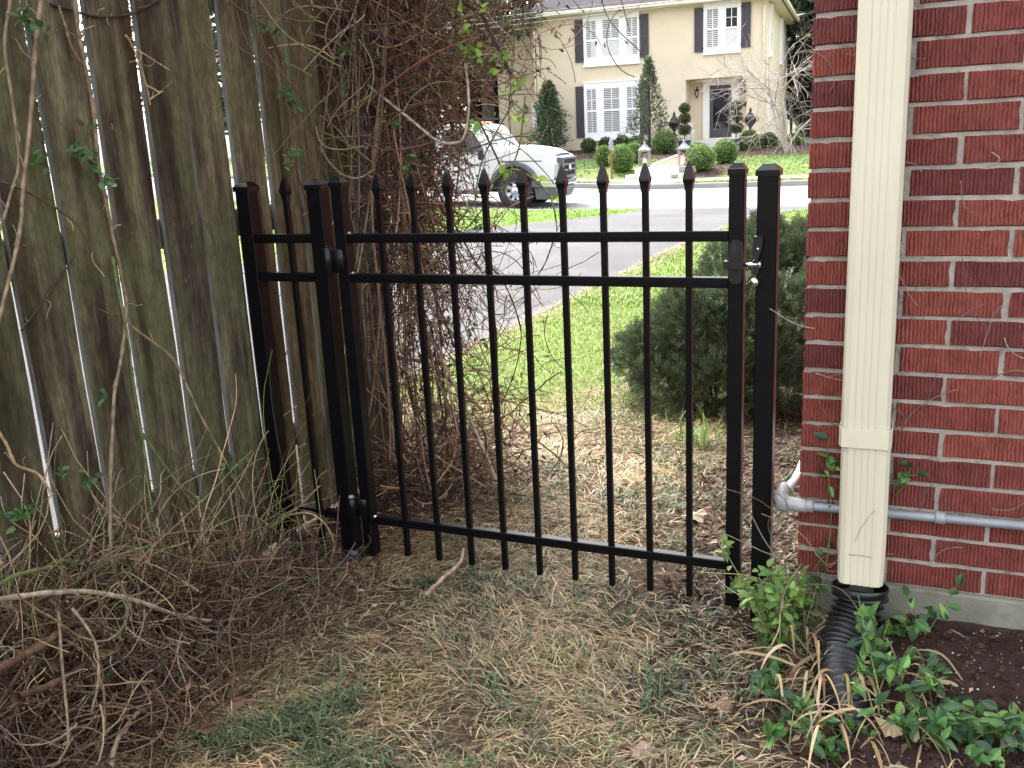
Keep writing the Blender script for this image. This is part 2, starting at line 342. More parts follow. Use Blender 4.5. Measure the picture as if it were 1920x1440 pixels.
    def mesh(s, name, mat, smooth=False):
        v = np.concatenate(s.v); c = np.concatenate(s.c)
        t = np.concatenate(s.t) if s.t else np.zeros((0, 3), int); q = np.concatenate(s.q) if s.q else np.zeros((0, 4), int)
        g = [np.arange(a, a+k) for a, k in s.ng]
        loops = np.concatenate([t.ravel(), q.ravel()]+g); sizes = np.concatenate([np.full(len(t), 3), np.full(len(q), 4), np.array([k for _, k in s.ng], int)]).astype(int)
        starts = np.concatenate([[0], np.cumsum(sizes)[:-1]])
        me = bpy.data.meshes.new(name)
        me.vertices.add(len(v)); me.vertices.foreach_set('co', v.astype(np.float32).ravel())
        me.loops.add(len(loops)); me.loops.foreach_set('vertex_index', loops.astype(np.int32))
        me.polygons.add(len(sizes)); me.polygons.foreach_set('loop_start', starts.astype(np.int32))
        me.polygons.foreach_set('use_smooth', np.full(len(sizes), bool(smooth)))
        me.update(calc_edges=True)
        a = me.attributes.new('Col', 'FLOAT_COLOR', 'POINT'); a.data.foreach_set('color', np.c_[c, np.ones(len(c))].astype(np.float32).ravel())
        me.materials.append(mat)
        if s.ng or not (s.t and len(s.t) > 400):
            import bmesh
            bm = bmesh.new(); bm.from_mesh(me)
            if s.ng or smooth: bmesh.ops.remove_doubles(bm, verts=bm.verts, dist=1e-5)
            bmesh.ops.recalc_face_normals(bm, faces=bm.faces); bm.to_mesh(me); bm.free()
        return me
def link(name, me, parent=None, loc=None):
    o = bpy.data.objects.new(name, me); COL.objects.link(o)
    if parent is not None: o.parent = parent
    if loc is not None: o.location = loc
    return o
def build(name, mb, mat, parent=None, smooth=False, loc=None):
    return link(name, mb.mesh(name, mat if not isinstance(mat, str) else M[mat], smooth), parent, loc)
def tag(o, label=None, cat=None, group=None, kind=None):
    if label: o['label'] = label
    if cat: o['category'] = cat
    if group: o['group'] = group
    if kind: o['kind'] = kind
    return o
def thing(name, label, cat, loc=(0, 0, 0), rz=0., group=None):
    o = bpy.data.objects.new(name, None); COL.objects.link(o); o.location = loc; o.rotation_euler = (0, 0, rz); o.empty_display_size = .1
    return tag(o, label, cat, group)
def smooth_path(pts, k=6):
    p = np.array(pts, float); n = len(p)
    if n < 3: return np.array([p[0]+(p[-1]-p[0])*t for t in np.linspace(0, 1, k)])
    q = np.r_[[2*p[0]-p[1]], p, [2*p[-1]-p[-2]]]; out = []
    for i in range(n-1):
        a, b, c, d = q[i:i+4]
        for t in np.linspace(0, 1, k, endpoint=False):
            out.append(.5*((2*b)+(-a+c)*t+(2*a-5*b+4*c-d)*t*t+(-a+3*b-3*c+d)*t**3))
    out.append(p[-1]); return np.array(out)
def rvar(base, n, v=.25, hv=.12):
    base = np.asarray(base, float); return np.clip(base*(1+rng.normal(0, v, (n, 1)))*(1+rng.normal(0, hv, (n, 3))), .004, .9)
def pick(pal, n, w=None, v=.2, hv=.08):
    pal = np.array(pal, float); return np.clip(pal[rng.choice(len(pal), n, p=w)]*(1+rng.normal(0, v, (n, 1)))*(1+rng.normal(0, hv, (n, 3))), .003, .9)
def wander(P0, D0, n, step, curl=.25, grav=0.):
    N = len(P0); P = np.zeros((N, n, 3)); P[:, 0] = P0; D = D0/np.linalg.norm(D0, axis=1, keepdims=True); step = np.broadcast_to(step, (N,))[:, None]
    W = rng.normal(0, curl, (N, 3))
    for i in range(1, n):
        W = W*.8+rng.normal(0, curl*.6, (N, 3))
        D = D+W*.6+np.array([0, 0, grav]); D /= np.linalg.norm(D, axis=1, keepdims=True)
        P[:, i] = P[:, i-1]+D*step
    return P
def sph(n):
    v = rng.normal(0, 1, (n, 3)); return v/np.linalg.norm(v, axis=1, keepdims=True)
STEMC = {'tan': (.25, .19, .125), 'brown': (.125, .075, .048), 'straw': (.34, .25, .14), 'dark': (.05, .036, .03), 'green': (.14, .17, .06), 'pale': (.36, .30, .23), 'red': (.20, .085, .05)}

# ------------------------------------------------------------ heights of the land
def sm(a, b, t):
    t = np.clip((t-a)/(b-a), 0, 1); return t*t*(3-2*t)
def rise(x): return .05*np.clip(-5.5-x, 0, 24)
def zst(x): return -.18+rise(x)
def G(x, y):
    x = np.asarray(x, float); y = np.asarray(y, float)
    near = -.06*np.clip((y-4)/10.75, 0, 1)+rise(x)*sm(7, 14, y)
    mound = .105*sm(1.22, 1.5, x)*sm(-.75, -.15, y)*(y < 1)
    near = near+mound
    far = np.interp(y, [22.5, 24.4, 25.6, 27, 31.5, 34.5, 60, 400], [-.06, -.03, .22, .3, .47, .6, .7, .8])+rise(x)*np.interp(y, [22, 26, 40], [1., .5, .3])
    return np.where(y < 14.75, near, np.where(y < 22.5, zst(x)-.06, far))

# ------------------------------------------------------------ ground, roads
def vnoise(x, y, f, seed=0):
    x = np.asarray(x)*f; y = np.asarray(y)*f; xi = np.floor(x).astype(int); yi = np.floor(y).astype(int); u = x-xi; v = y-yi
    u = u*u*(3-2*u); v = v*v*(3-2*v)
    def h(a, b): t = np.sin(a*127.1+b*311.7+seed*74.7)*43758.5453; return t-np.floor(t)
    return (h(xi, yi)*(1-u)+h(xi+1, yi)*u)*(1-v)+(h(xi, yi+1)*(1-u)+h(xi+1, yi+1)*u)*v
def fbm(x, y, f, seed=0): return .5*vnoise(x, y, f, seed)+.3*vnoise(x, y, f*2.3, seed+3)+.2*vnoise(x, y, f*5.1, seed+5)
gx = np.unique(np.r_[-400, -200, -100, -60, np.arange(-40, -6, 2.), np.arange(-6, -1, .25), np.arange(-1, 2.4, .03), np.arange(2.4, 8, .5), np.arange(8, 40, 4.), 60, 100, 200, 400])
gy = np.unique(np.r_[-60, -30, -15, np.arange(-10, -2.5, .5), np.arange(-2.5, 3.2, .03), np.arange(3.2, 14.6, .3), 14.7, 14.76, 18, 22.46, 22.51, np.arange(23, 38, .5), np.arange(38, 70, 4.), 100, 150, 250, 400])
X, Y = np.meshgrid(gx, gy); Z = G(X, Y)
nearmask = (np.abs(X-.7) < 1.8) & (Y < 3.2) & (Y > -2.6)
Z = Z+np.where(nearmask, (fbm(X, Y, 9)-.5)*.022+(fbm(X, Y, 34, 9)-.5)*.008, 0)
def zg(x, y):
    x = np.asarray(x, float); y = np.asarray(y, float); m = (np.abs(x-.7) < 1.8) & (y < 3.2) & (y > -2.6)
    return G(x, y)+np.where(m, (fbm(x, y, 9)-.5)*.022+(fbm(x, y, 34, 9)-.5)*.008, 0)
dirt = np.array([.085, .062, .043]); soil = np.array([.040, .024, .020]); lawn = np.array([.135, .175, .05]); mulch = np.array([.060, .042, .032]); straw = np.array([.20, .15, .085])
c = np.broadcast_to(dirt, X.shape+(3,)).copy()
k = sm(.45, .62, fbm(X, Y, 4, 2))[..., None]; c = c*(1-k*.8)+straw*k*.8
k = (sm(1.12, 1.32, X+.12*(fbm(X, Y, 6)-.5))*sm(.05, -.1, Y))[..., None]; c = c*(1-k)+soil*k
k = (sm(-.08, -.3, X+.2*(fbm(X, Y, 6)-.5))*(Y < 1.4))[..., None]; c = c*(1-k)+np.array([.06, .04, .026])*k
k = (sm(.68, .9, X+.2*(fbm(X, Y, 5)-.5))*sm(-.1, .15, Y)*sm(7, 5, Y))[..., None]; c = c*(1-k)+mulch*k
k = (sm(1.5, 2.5, Y+.5*(fbm(X, Y, 3)-.5)))[..., None]*(1-k); c = c*(1-k)+lawn*k
k = (sm(29, 31, Y))[..., None]*.8; c = c*(1-k)+np.array([.13, .14, .08])*k; k = sm(2, 12, np.abs(X+4)-9)[..., None]*.6; c = c*(1-k)+np.array([.12, .13, .07])*k
k = (sm(28.6, 29.6, Y+.6*(fbm(X, Y, .8)-.5)) * (Y < 36) * (X < 3) * (X > -14))[..., None]; c = c*(1-k)+mulch*k*1.1
for (bx, by, rx, ry) in ((-7.0, 25.3, .95, 1.35), (-4.35, 25.5, .85, 1.4)):
    q = ((X-bx)/rx)**2+((Y-by)/ry)**2; k = sm(1.15, .85, q)[..., None]; c = c*(1-k)+mulch*k*1.1
def sheet(name, V, nx, ny, mat, col=None):
    i = np.arange(ny-1)[:, None]*nx; j = np.arange(nx-1)[None]
    q = np.stack([i+j, i+j+1, i+nx+j+1, i+nx+j], -1).reshape(-1, 4)
    return tag(build(name, MB().add(V.reshape(-1, 3), None, q, None if col is None else col.reshape(-1, 3)), mat, smooth=True), kind='structure')
sheet('ground', np.stack([X, Y, Z], -1), len(gx), len(gy), 'earth', c)
def strip_sheet(name, ys, xl, xr, zf, mat, nx=24):
    ys = np.array(ys); t = np.linspace(0, 1, nx); xx = xl[:, None]*(1-t)+xr[:, None]*t; yy = np.repeat(ys[:, None], nx, 1)
    return sheet(name, np.stack([xx, yy, zf(xx, yy)], -1), nx, len(ys), mat)
ys = np.r_[np.arange(-14, 14.8, .25), 14.76]
wob = .05*(fbm(ys, ys*0+3, 1.3)-.5)
xr = np.interp(ys, [-14, 9, 11, 12, 13, 13.7, 14.76], [-1.2, -1.17, -1.05, -.95, -.75, -.4, .3])+wob
xl = np.interp(ys, [-14, 2, 6, 8.6, 10.5, 12.9, 13.6, 14.76], [-9.2, -9.2, -6.6, -5.6, -5.3, -3.75, -3.4, -3.0])+wob
DRX = (ys, xl, xr)
strip_sheet('driveway', ys, xl, xr, lambda x, y: G(x, y)+.006+.0*x, 'drive')
xs = np.r_[np.arange(-80, -30, 5.), np.arange(-30, 30, 1.), np.arange(30, 81, 5.)]
def lane(name, y0, y1, zf, mat, ny=6, xs=xs):
    yy = np.linspace(y0, y1, ny); A, B = np.meshgrid(xs, yy)
    return sheet(name, np.stack([A, B, zf(A, B)], -1), len(xs), ny, mat)
lane('street', 14.77, 22.44, lambda a, b: zst(a), 'street')
def kerb(name, y0, y1, x0, x1, h0):
    a = xs[(xs >= x0) & (xs <= x1)]; a = np.r_[x0, a[(a > x0) & (a < x1)], x1]; n = len(a)
    p = [np.c_[a, np.full(n, y), zz] for y, zz in ((y0, zst(a)-.05), (y0, zst(a)+h0-.012), (y0+(.012 if y1 > y0 else -.012), zst(a)+h0), (y1, zst(a)+h0))]
    return sheet(name, np.concatenate(p), n, 4, 'kerb')
kerb('far_kerb', 22.43, 22.6, -80, 80, .125)
kerb('near_kerb', 14.78, 14.62, -80, -3.05, .125); kerb('near_kerb', 14.78, 14.62, .35, 80, .125)
lane('sidewalk', 23.35, 24.35, lambda a, b: G(a, b)+.012, 'walk')
sheet('front_path', np.array([[(-6.45, 22.58, -.053), (-4.62, 22.58, -.053)], [(-6.3, 23.36, -.03), (-4.6, 23.36, -.03)]], float)+np.array([0, 0, .015]), 2, 2, 'walk')
ys2 = np.linspace(25.75, 30.6, 16)
strip_sheet('brick_path', ys2, np.linspace(-6.1, -6.35, 16), np.linspace(-5.0, -5.25, 16), lambda x, y: G(x, y)+.015, 'brick_walk', 6)
e = np.linspace(-6.14, -6.39, 16); strip_sheet('path_edging', ys2, e-.07, e+.05, lambda x, y: G(x, y)+.035, 'walk', 2)

# ------------------------------------------------------------ brick house corner
WY = -.05; WX = 1.195
bh = thing('brick_house', 'red brick house corner with rough striated bricks and pale mortar', 'house')
HX1, HY1, HZ1 = 9.0, 10.0, 5.6
m = MB(); m.box((WX+.005, WY+.0045, .183), (HX1, HY1, HZ1)); build('mortar_wall', m, 'mortar', bh)
m = MB(); m.box((WX+.002, WY+.001, -.4), (HX1+.02, HY1, .184), .012); build('foundation', m, 'concrete', bh)
m = MB(); m.prism([(WX-.4, HZ1), (HX1+.4, HZ1), ((WX+HX1)/2, HZ1+2.6)], WY-.4, HY1+.4, 'y'); build('roof', m, 'roof', bh)
CP = .0677; Z0 = .183
def brick_mesh(L, depth=.09):
    mm = MB(); hz = CP-.0105; g = np.random.default_rng(int(L*1e6) % 9973)
    o = [(x_, 0) for x_ in np.linspace(0, L, 9)[:-1]]+[(L, z_) for z_ in np.linspace(0, hz, 4)[:-1]]+[(x_, hz) for x_ in np.linspace(L, 0, 9)[:-1]]+[(0, z_) for z_ in np.linspace(hz, 0, 4)[:-1]]
    o = np.array(o); c_ = np.array([L/2, hz/2]); j = g.normal(0, .00038, o.shape); ch = g.random(len(o)) > .93; o = o+j+np.where(ch[:, None], (c_-o)/np.abs(c_-o).max(1, keepdims=True)*.003, 0)
    inn = o+(c_-o)/np.abs(c_-o).max(1, keepdims=True)*.0028; N_ = len(o)
    V = [(a, 0, b) for a, b in inn]+[(a, .0028, b) for a, b in o]+[(a, depth, b) for a, b in o]
    mm.add(V, None, [(r*N_+i, r*N_+(i+1) % N_, (r+1)*N_+(i+1) % N_, (r+1)*N_+i) for r in (0, 1) for i in range(N_)]); mm.ngon([(a, 0, b) for a, b in inn])
    return mm.mesh('brick', M['brick'])
full = [brick_mesh(.2075+d) for d in (0, .001, -.0015, .002, .0005, -.0007, .0013, -.002)]; head = [brick_mesh(.094+d) for d in (0, .001, -.001, .0005)]
cnt = 0; sb = MB(); hz = CP-.0105
for kz in range(80):
    z = Z0+CP*kz+.005
    if z > HZ1-.1: break
    x = WX; i = 0
    while x < HX1-.1:
        is_head = (i == 0 and kz % 2 == 1)
        if kz < 33 and x < 2.9 and cnt < 300:
            me = random.choice(head if is_head else full)
            o = link('brick', me, bh, (x+random.uniform(-.001, .001), WY+random.uniform(-.0025, .0015), z+random.uniform(-.001, .001)))
            o.rotation_euler = (random.uniform(-.006, .006), random.uniform(-.004, .004), random.uniform(-.006, .006)); cnt += 1
        elif x < 5.5:
            L = .094 if is_head else .2075
            sb.box((x, WY, z), (x+L, WY+.09, z+hz), 0, None, [random.random()]*3)
        x += (.094 if is_head else .2075)+.0103; i += 1
    y = WY+(.2075 if kz % 2 else .094)+.0103
    while y < HY1-.2 and kz < 60:
        sb.box((WX, y, z), (WX+.09, y+.2075, z+hz), 0, None, [random.random()]*3); y += .2178
tag(build('brick', sb, 'brick', bh), kind='stuff')

# ------------------------------------------------------------ downspout, drain, conduit
ds = thing('downspout', 'cream painted ribbed metal downspout on the brick wall', 'downspout', (1.35, -.1, 0))
def spout_prof(w, d):
    f = []
    xs_ = np.linspace(-w/2+.018, w/2-.022, 41)
    for a in xs_:
        g = min(abs(((a-c0+.5) % 1)-.5) for c0 in (0,)) if False else 0
        f.append((a, -d+sum((.0020)*math.exp(-((a-c0)/.0017)**2) for c0 in (-.024, -.008, .006, .021))))
    return [(-w/2, 0), (-w/2, -d*.75), (-w/2+.006, -d*.92)]+f+[(w/2-.008, -d*.95), (w/2, -d*.8), (w/2, 0)]
def tapered(mm, prof, path):
    V = []; n = len(prof)
    for (cx, cy, z, sx) in path: V += [(cx+a*sx, cy+b, z) for a, b in prof]
    q = [(i*n+j, i*n+(j+1) % n, (i+1)*n+(j+1) % n, (i+1)*n+j) for i in range(len(path)-1) for j in range(n)]
    return mm.add(V, None, q)
pr = spout_prof(.108, .082)
build('spout_body', tapered(MB(), pr, [(-.003, .036, 5.4, 1), (-.003, .036, .62, 1), (0, .036, .585, 1.01), (.002, .036, .30, 1.0), (.002, .034, .215, .97)]), 'spout', ds, smooth=False)
mm = MB(); o_ = [(-.060, .045), (-.060, -.032), (-.053, -.0505), (.050, -.0505), (.057, -.034), (.057, .045)]
V = [(a, b, z) for z in (.566, .612) for a, b in o_]
mm.add(V, None, [(j, j+1, 7+j, 6+j) for j in range(5)]); inn = [(a*.965, b*.965 if b < 0 else b) for a, b in o_]
V2 = [(a, b, z) for z in (.566, .612) for a, b in inn]
mm.add(V2, None, [(j, 6+j, 7+j, j+1) for j in range(5)]); mm.add([(a, b, .612) for a, b in o_]+[(a, b, .612) for a, b in inn], None, [(j, j+1, 7+j, 6+j) for j in range(5)])
mm.add([(a, b, .566) for a, b in o_]+[(a, b, .566) for a, b in inn], None, [(j, 6+j, 7+j, j+1) for j in range(5)])
st = build('strap', mm, 'spout', ds); build('screw', MB().lathe([(.0045, 0), (.0045, .003), (.002, .005)], (-.003, -.0500, .592), 8, 'y'), 'spout', st).scale = (1, 1, 1)
# corrugated black drain pipe
path = smooth_path([(1.352, -.104, .195), (1.352, -.112, .155), (1.338, -.145, .105), (1.322, -.205, .066), (1.322, -.275, .046), (1.342, -.35, .03), (1.362, -.42, -.004), (1.380, -.50, -.07)], 24)
d = np.r_[0, np.cumsum(np.linalg.norm(np.diff(path, axis=0), axis=1))]
s = np.arange(0, d[-1], .0036); path = np.stack([np.interp(s, d, path[:, i]) for i in range(3)], 1)
rad = .054+.0058*np.tanh(2.2*np.sin(2*np.pi*s/.0185)); rad[s < .032] = .066+.002*np.sin(2*np.pi*s[s < .032]/.025)
dr = build('drain_pipe', MB().tubes(path, rad[None], 28), 'corrugated', smooth=True)
tag(dr, 'black corrugated plastic drain pipe bending from downspout into soil', 'drain pipe')
cd = thing('conduit_pipe', 'grey metal conduit running low along the brick wall behind downspout', 'conduit', (1.17, -.07, .378))
build('pipe', MB().tubes(np.array([[.03, 0, -.002], [.6, 0, .004], [3., 0, .012]]), .0108, 14), 'galv', cd, True)
mm = MB(); mm.tubes(smooth_path([(.046, 0, -.002), (.015, .0, -.001), (-.012, .004, .004), (-.018, .022, .012), (-.016, .06, .018)], 5), .0175, 14, caps=True); mm.box((-.030, -.016, -.020), (.004, .022, .021), .008)
build('elbow', mm, 'zinc', cd, True)
build('riser', MB().tubes(smooth_path([(-.012, .05, .020), (.006, .10, .03), (.012, .25, .036), (.012, .6, .04)], 5), .011, 12), 'white_pvc', cd, True)
for a in (.01, .34):
    build('coupling' if a < .1 else 'clamp', MB().lathe([(.0145, 0), (.016, .003), (.016, .02), (.0145, .023)], (a+.03 if a < .1 else a, 0, -.001 if a < .1 else .003), 14, 'x'), 'zinc', cd, True)

# ------------------------------------------------------------ wooden fence
fe = thing('wooden_fence', 'weathered mossy wooden board fence with narrow gaps along the driveway', 'fence', (-.52, 0, 0))
def board(w, h, seed):
    g = np.random.default_rng(seed); nz = 9; zz = np.linspace(0, h, nz); t = .016
    bow = np.interp(zz, [0, h*.5, h], g.normal(0, .0013, 3)); ew = g.normal(0, .0018, (nz, 2)); cup = g.normal(0, .003)
    V = []; pf = [(-.5, 0), (-.485, .5), (-.25, .5), (0, .5), (.25, .5), (.485, .5), (.5, 0), (.485, -.5), (0, -.5), (-.485, -.5)]
    for i, z in enumerate(zz):
        for a, b in pf:
            V.append((b*t+cup*(1-4*a*a)+bow[i]*.6, a*w+bow[i]+(ew[i, 0] if a < -.4 else ew[i, 1] if a > .4 else 0), z))
    n = len(pf); mm = MB().add(V, None, [(i*n+j, i*n+(j+1) % n, (i+1)*n+(j+1) % n, (i+1)*n+j) for i in range(nz-1) for j in range(n)])
    mm.add(V[-n:], [(0, j, j+1) for j in range(1, n-1)])
    return mm
nail_m = MB().lathe([(.0042, 0), (.0042, .0012), (.002, .002)], (0, 0, 0), 8, 'x').mesh('nail', M['rust']); y = -.82-.167*13; k = 0
while y < .70:
    gap = random.uniform(.0125, .0185); w = .167-gap
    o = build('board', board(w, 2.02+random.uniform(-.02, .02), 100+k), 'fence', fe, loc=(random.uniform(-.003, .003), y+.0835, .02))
    o.rotation_euler = (random.uniform(-.004, .004), random.uniform(-.004, .004), random.uniform(-.008, .008))
    for zz in (.35, 1.09, 1.77):
        for dy in (-.035, .035): link('nail', nail_m, o, (.0085, dy+random.uniform(-.008, .008), zz+random.uniform(-.012, .012)))
    y += .167; k += 1
for z in (.30, 1.05, 1.72):
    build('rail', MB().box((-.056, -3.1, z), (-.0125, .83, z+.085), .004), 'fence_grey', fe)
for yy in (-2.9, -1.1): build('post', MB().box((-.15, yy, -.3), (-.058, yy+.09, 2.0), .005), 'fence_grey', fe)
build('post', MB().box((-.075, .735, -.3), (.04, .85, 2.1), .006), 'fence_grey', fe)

# ------------------------------------------------------------ iron gate
def cap_mesh(w):
    h = w/2
    return MB().lathe([(h*1.4142, 0), (h*1.4142, .014), (h*1.4142-.003, .016), (h*.74, .027), (h*.70, .0285), (.001, .0292)], (0, 0, 0), 4, phase=math.pi/4)
cap_s = cap_mesh(.043).mesh('post_cap', M['steel_cap']); cap_l = cap_mesh(.057).mesh('post_cap', M['steel_cap'])
def fin_mesh():
    a = .0085*1.4142
    return MB().lathe([(a*1.12, 0), (a*1.14, .008), (a*1.3, .017), (a*1.62, .026), (a*1.58, .031), (a*1.2, .045), (a*.82, .058), (a*.45, .067), (a*.12, .072)], (0, 0, 0), 4, phase=math.pi/4).mesh('finial', M['steel_cap'])
fin = fin_mesh()
pick_m = MB().box((-.008, -.008, 0), (.008, .008, 1.128), .0012).mesh('picket', M['steel'])
PY = .008
def rail_mb(x0, x1):
    mm = MB(); mm.box((x0, -.0125, 0), (x1, .0125, .027), .002); mm.box((x0, -.0142, .009), (x1, -.0124, .0262), .0007); return mm
RAILZ = (.1375, .9125, 1.030)
gt = thing('gate', 'black metal picket gate with pointed spear tops between two posts', 'gate', (-.15, 0, 0))
GX = .15
for i in range(9):
    p = link('picket', pick_m, gt, (GX+i*.1127, PY, .04))
    link('finial', fin, p, (0, 0, 1.118))
for z in RAILZ: build('rail', rail_mb(GX-.1115, GX+1.0025), 'steel', gt, loc=(0, PY+.002, z))
for x0 in (0, 1.1535):
    u = build('upright', MB().box((0, -.011, .035 if x0 else .028), (.038, .027, 1.195), .002), 'steel', gt, loc=(x0, 0, 0))
    link('post_cap', cap_s, u, (.019, .008, 1.193))
for z in RAILZ:
    s_ = build('screw', MB().lathe([(.006, 0), (.006, .003), (.003, .005)], (0, 0, 0), 8).box((-.009, -.007, -.001), (.007, .007, .0012)), 'chrome', gt, loc=(.049, -.006, z+.0285))
for z, hh in ((.935, .085), (.155, .075)):
    h_ = build('hinge', MB().lathe([(.0125, 0), (.0165, .004), (.0165, hh-.004), (.0125, hh)], (-.022, -.024, z), 16).box((-.05, -.0135, z+.008), (.024, -.0105, z+hh-.008), .001).box((-.03, -.02, z+.02), (-.014, -.010, z+hh-.02)), 'steel_cap', gt, True)
    build('hinge_pin', MB().lathe([(.009, 0), (.010, .002), (.007, .006), (.001, .007)], (-.022, -.024, z+hh), 12), 'galv' if z < .5 else 'steel_cap', h_, True)
# striker bracket on the gate and its silver bolt
sx = 1.156
mm = MB(); mm.prism([(sx-.004, .985), (sx+.001, .992), (sx+.004, 1.028), (sx+.012, 1.037), (sx+.027, 1.037), (sx+.034, 1.030), (sx+.035, .985)], -.024, -.0112, 'y')
mm.prism([(sx-.008, .968), (sx-.008, .986), (sx+.038, .986), (sx+.038, .968)], -.040, -.0112, 'y')
mm.prism([(sx, .968), (sx+.034, .968), (sx+.033, .936), (sx+.026, .927), (sx+.010, .927), (sx+.002, .936)], -.020, -.0112, 'y')
stk = build('striker', mm, 'latch_plastic', gt)
build('striker_slot', MB().box((sx+.009, -.0252, 1.004), (sx+.020, -.0243, 1.030), .0003), 'truck_black', stk)
build('latch_bolt', MB().tubes(np.array([[sx+.036, -.028, .977], [sx+.075, -.028, .977]]), .0052, 12, caps=True).lathe([(.008, 0), (.008, .006)], (sx+.075, -.028, .977), 12, 'x'), 'chrome', stk, True)

lp = thing('latch_post', 'black square metal latch post standing beside the brick corner', 'post', (1.097, 0, 0))
build('post_body', MB().box((-.0245, -.0155, -.2), (.0245, .0335, 1.19), .002), 'steel', lp)
link('post_cap', cap_l, lp, (0, .009, 1.188))
mm = MB(); mm.prism([(-.028, 1.046), (-.006, 1.046), (-.008, 1.02), (-.016, .992), (-.022, .985), (-.029, .992), (-.031, 1.02)], -.034, -.0156, 'y')
mm.prism([(-.030, .987), (-.012, .987), (-.016, .956), (-.024, .948), (-.031, .955)], -.030, -.0157, 'y')
lh = build('latch_housing', mm, 'latch_plastic', lp)
build('latch_button', MB().lathe([(.0035, 0), (.0035, .006)], (-.020, -.0355, 1.016), 10, 'x'), 'chrome', lh, True)
build('lock_cylinder', MB().lathe([(.0105, 0), (.0105, .010), (.007, .013), (.0068, .018)], (-.024, -.042, .9345), 16, 'y').box((-.037, -.040, .931), (-.024, -.034, .938), .001), 'chrome', lp, True)

fp = thing('metal_fence', 'narrow fixed black metal fence with one picket beside wooden fence', 'fence', (-.21, 0, 0))
for nm, x0 in (('hinge_post', 0), ('end_post', -.26)):
    u = build(nm, MB().box((-.0245, -.012, -.2), (.0245, .038, 1.19), .002), 'steel', fp, loc=(x0, 0, 0)); link('post_cap', cap_l, u, (0, .013, 1.188))
for z in RAILZ: build('rail', rail_mb(-.2352, -.0248), 'steel', fp, loc=(0, PY+.002, z))
p = link('picket', pick_m, fp, (-.112, PY, .04)); link('finial', fin, p, (0, 0, 1.118))
for x0 in (0., -.26, -.112):
    mm = MB(); r0 = .038 if x0 != -.112 else .016
    mm.lathe([(r0*1.25, -.06), (r0*1.15, .0), (r0*.98, .03), (r0*.93, .06 if x0 == -.26 else .045)], (x0, .012, -.005), 9); build('footing_wrap', mm, 'corrugated', fp, True)

# ------------------------------------------------------------ cream house across the street
HS = 1.0845; HA = R(3.6); HP = np.array([-13.05, 34.56, .757])
def hl(u, n, z): return (u*HS, -n*HS, 1.305+(z-1.305)*HS-HP[2])
def hw(u, n, z):
    x, y, zz = hl(u, n, z); return (HP[0]+x*math.cos(HA)-y*math.sin(HA), HP[1]+x*math.sin(HA)+y*math.cos(HA), HP[2]+zz)
ch = thing('cream_house', 'cream stucco two storey house with charcoal shutters across the street', 'house', tuple(HP), HA)
def hb(mb, u0, u1, n0, n1, z0, z1, bev=0.): return mb.box(hl(u0, n0, z0), hl(u1, n1, z1), bev)
m = MB()
hb(m, 0, 5.47, 0, -10.9, -.3, 5.5); hb(m, 7.57, 8.19, 0, -10.9, -.3, 5.5); hb(m, 5.47, 7.57, 0, -10.9, 3.03, 5.5)
hb(m, 5.47, 7.57, -1.0, -10.9, -.3, 3.03); hb(m, 5.47, 7.57, 0, -1.0, -.3, .93)
build('wall', m, 'stucco', ch)
m = MB(); hb(m, -2.3, 0, -2, -8.9, -.3, 5.35); build('wing_wall', m, 'stucco', ch)
def hip(name, u0, u1, n0, n1, z, h, parent):
    a = [hl(u0, n0, z), hl(u1, n0, z), hl(u1, n1, z), hl(u0, n1, z)]; b = [hl(u0, n0, z+.05), hl(u1, n0, z+.05), hl(u1, n1, z+.05), hl(u0, n1, z+.05)]
    w = (u1-u0)/2; r = [hl((u0+u1)/2, n0-w, z+h), hl((u0+u1)/2, n1+w, z+h)]
    V = a+b+r
    return build(name, MB().add(V, [(4, 5, 8), (6, 7, 9)], [(0, 1, 5, 4), (1, 2, 6, 5), (2, 3, 7, 6), (3, 0, 4, 7), (5, 6, 9, 8), (7, 4, 8, 9)]), 'roof', parent)
rf = hip('roof', -.46, 8.65, .46, -11.3, 5.53, 3.1, ch)
rf2 = build('wing_roof', MB().add([hl(-2.7, -1.6, 5.38), hl(-.001, -1.6, 5.38), hl(-.001, -9.3, 5.38), hl(-2.7, -9.3, 5.38), hl(-.001, -5, 6.6), hl(-1.2, -5, 6.6)], [(0, 5, 3)], [(0, 1, 4, 5), (2, 3, 5, 4), (0, 3, 2, 1)]), 'roof', ch)
m = MB(); hb(m, -.40, 8.59, .40, -11.2, 5.44, 5.529); hb(m, -2.6, -.002, -1.55, -1.9, 5.3, 5.378); build('soffit', m, 'stucco_trim', ch)
m = MB(); hb(m, -.5, 8.69, .46, .58, 5.44, 5.58, .02); hb(m, 8.655, 8.77, .46, -11.3, 5.44, 5.58, .02); hb(m, -.58, -.465, .46, -11.3, 5.44, 5.58, .02); hb(m, -2.7, -.01, -1.48, -1.60, 5.3, 5.42, .02); build('gutter', m, 'stucco_trim', ch)
m = MB(); m.tubes(np.array([hl(-.3, .5, 5.45), hl(-.12, .2, 5.28), hl(-.06, .08, 5.2), hl(-.06, .08, 0)]), .05, 8); build('downpipe', m, 'stucco_trim', ch)
m = MB(); m.tubes(np.array([hl(8.3, .5, 5.45), hl(8.16, .1, 5.25), hl(8.12, .07, 5.1), hl(8.12, .07, 0)]), .05, 8); build('downpipe', m, 'stucco_trim', ch)
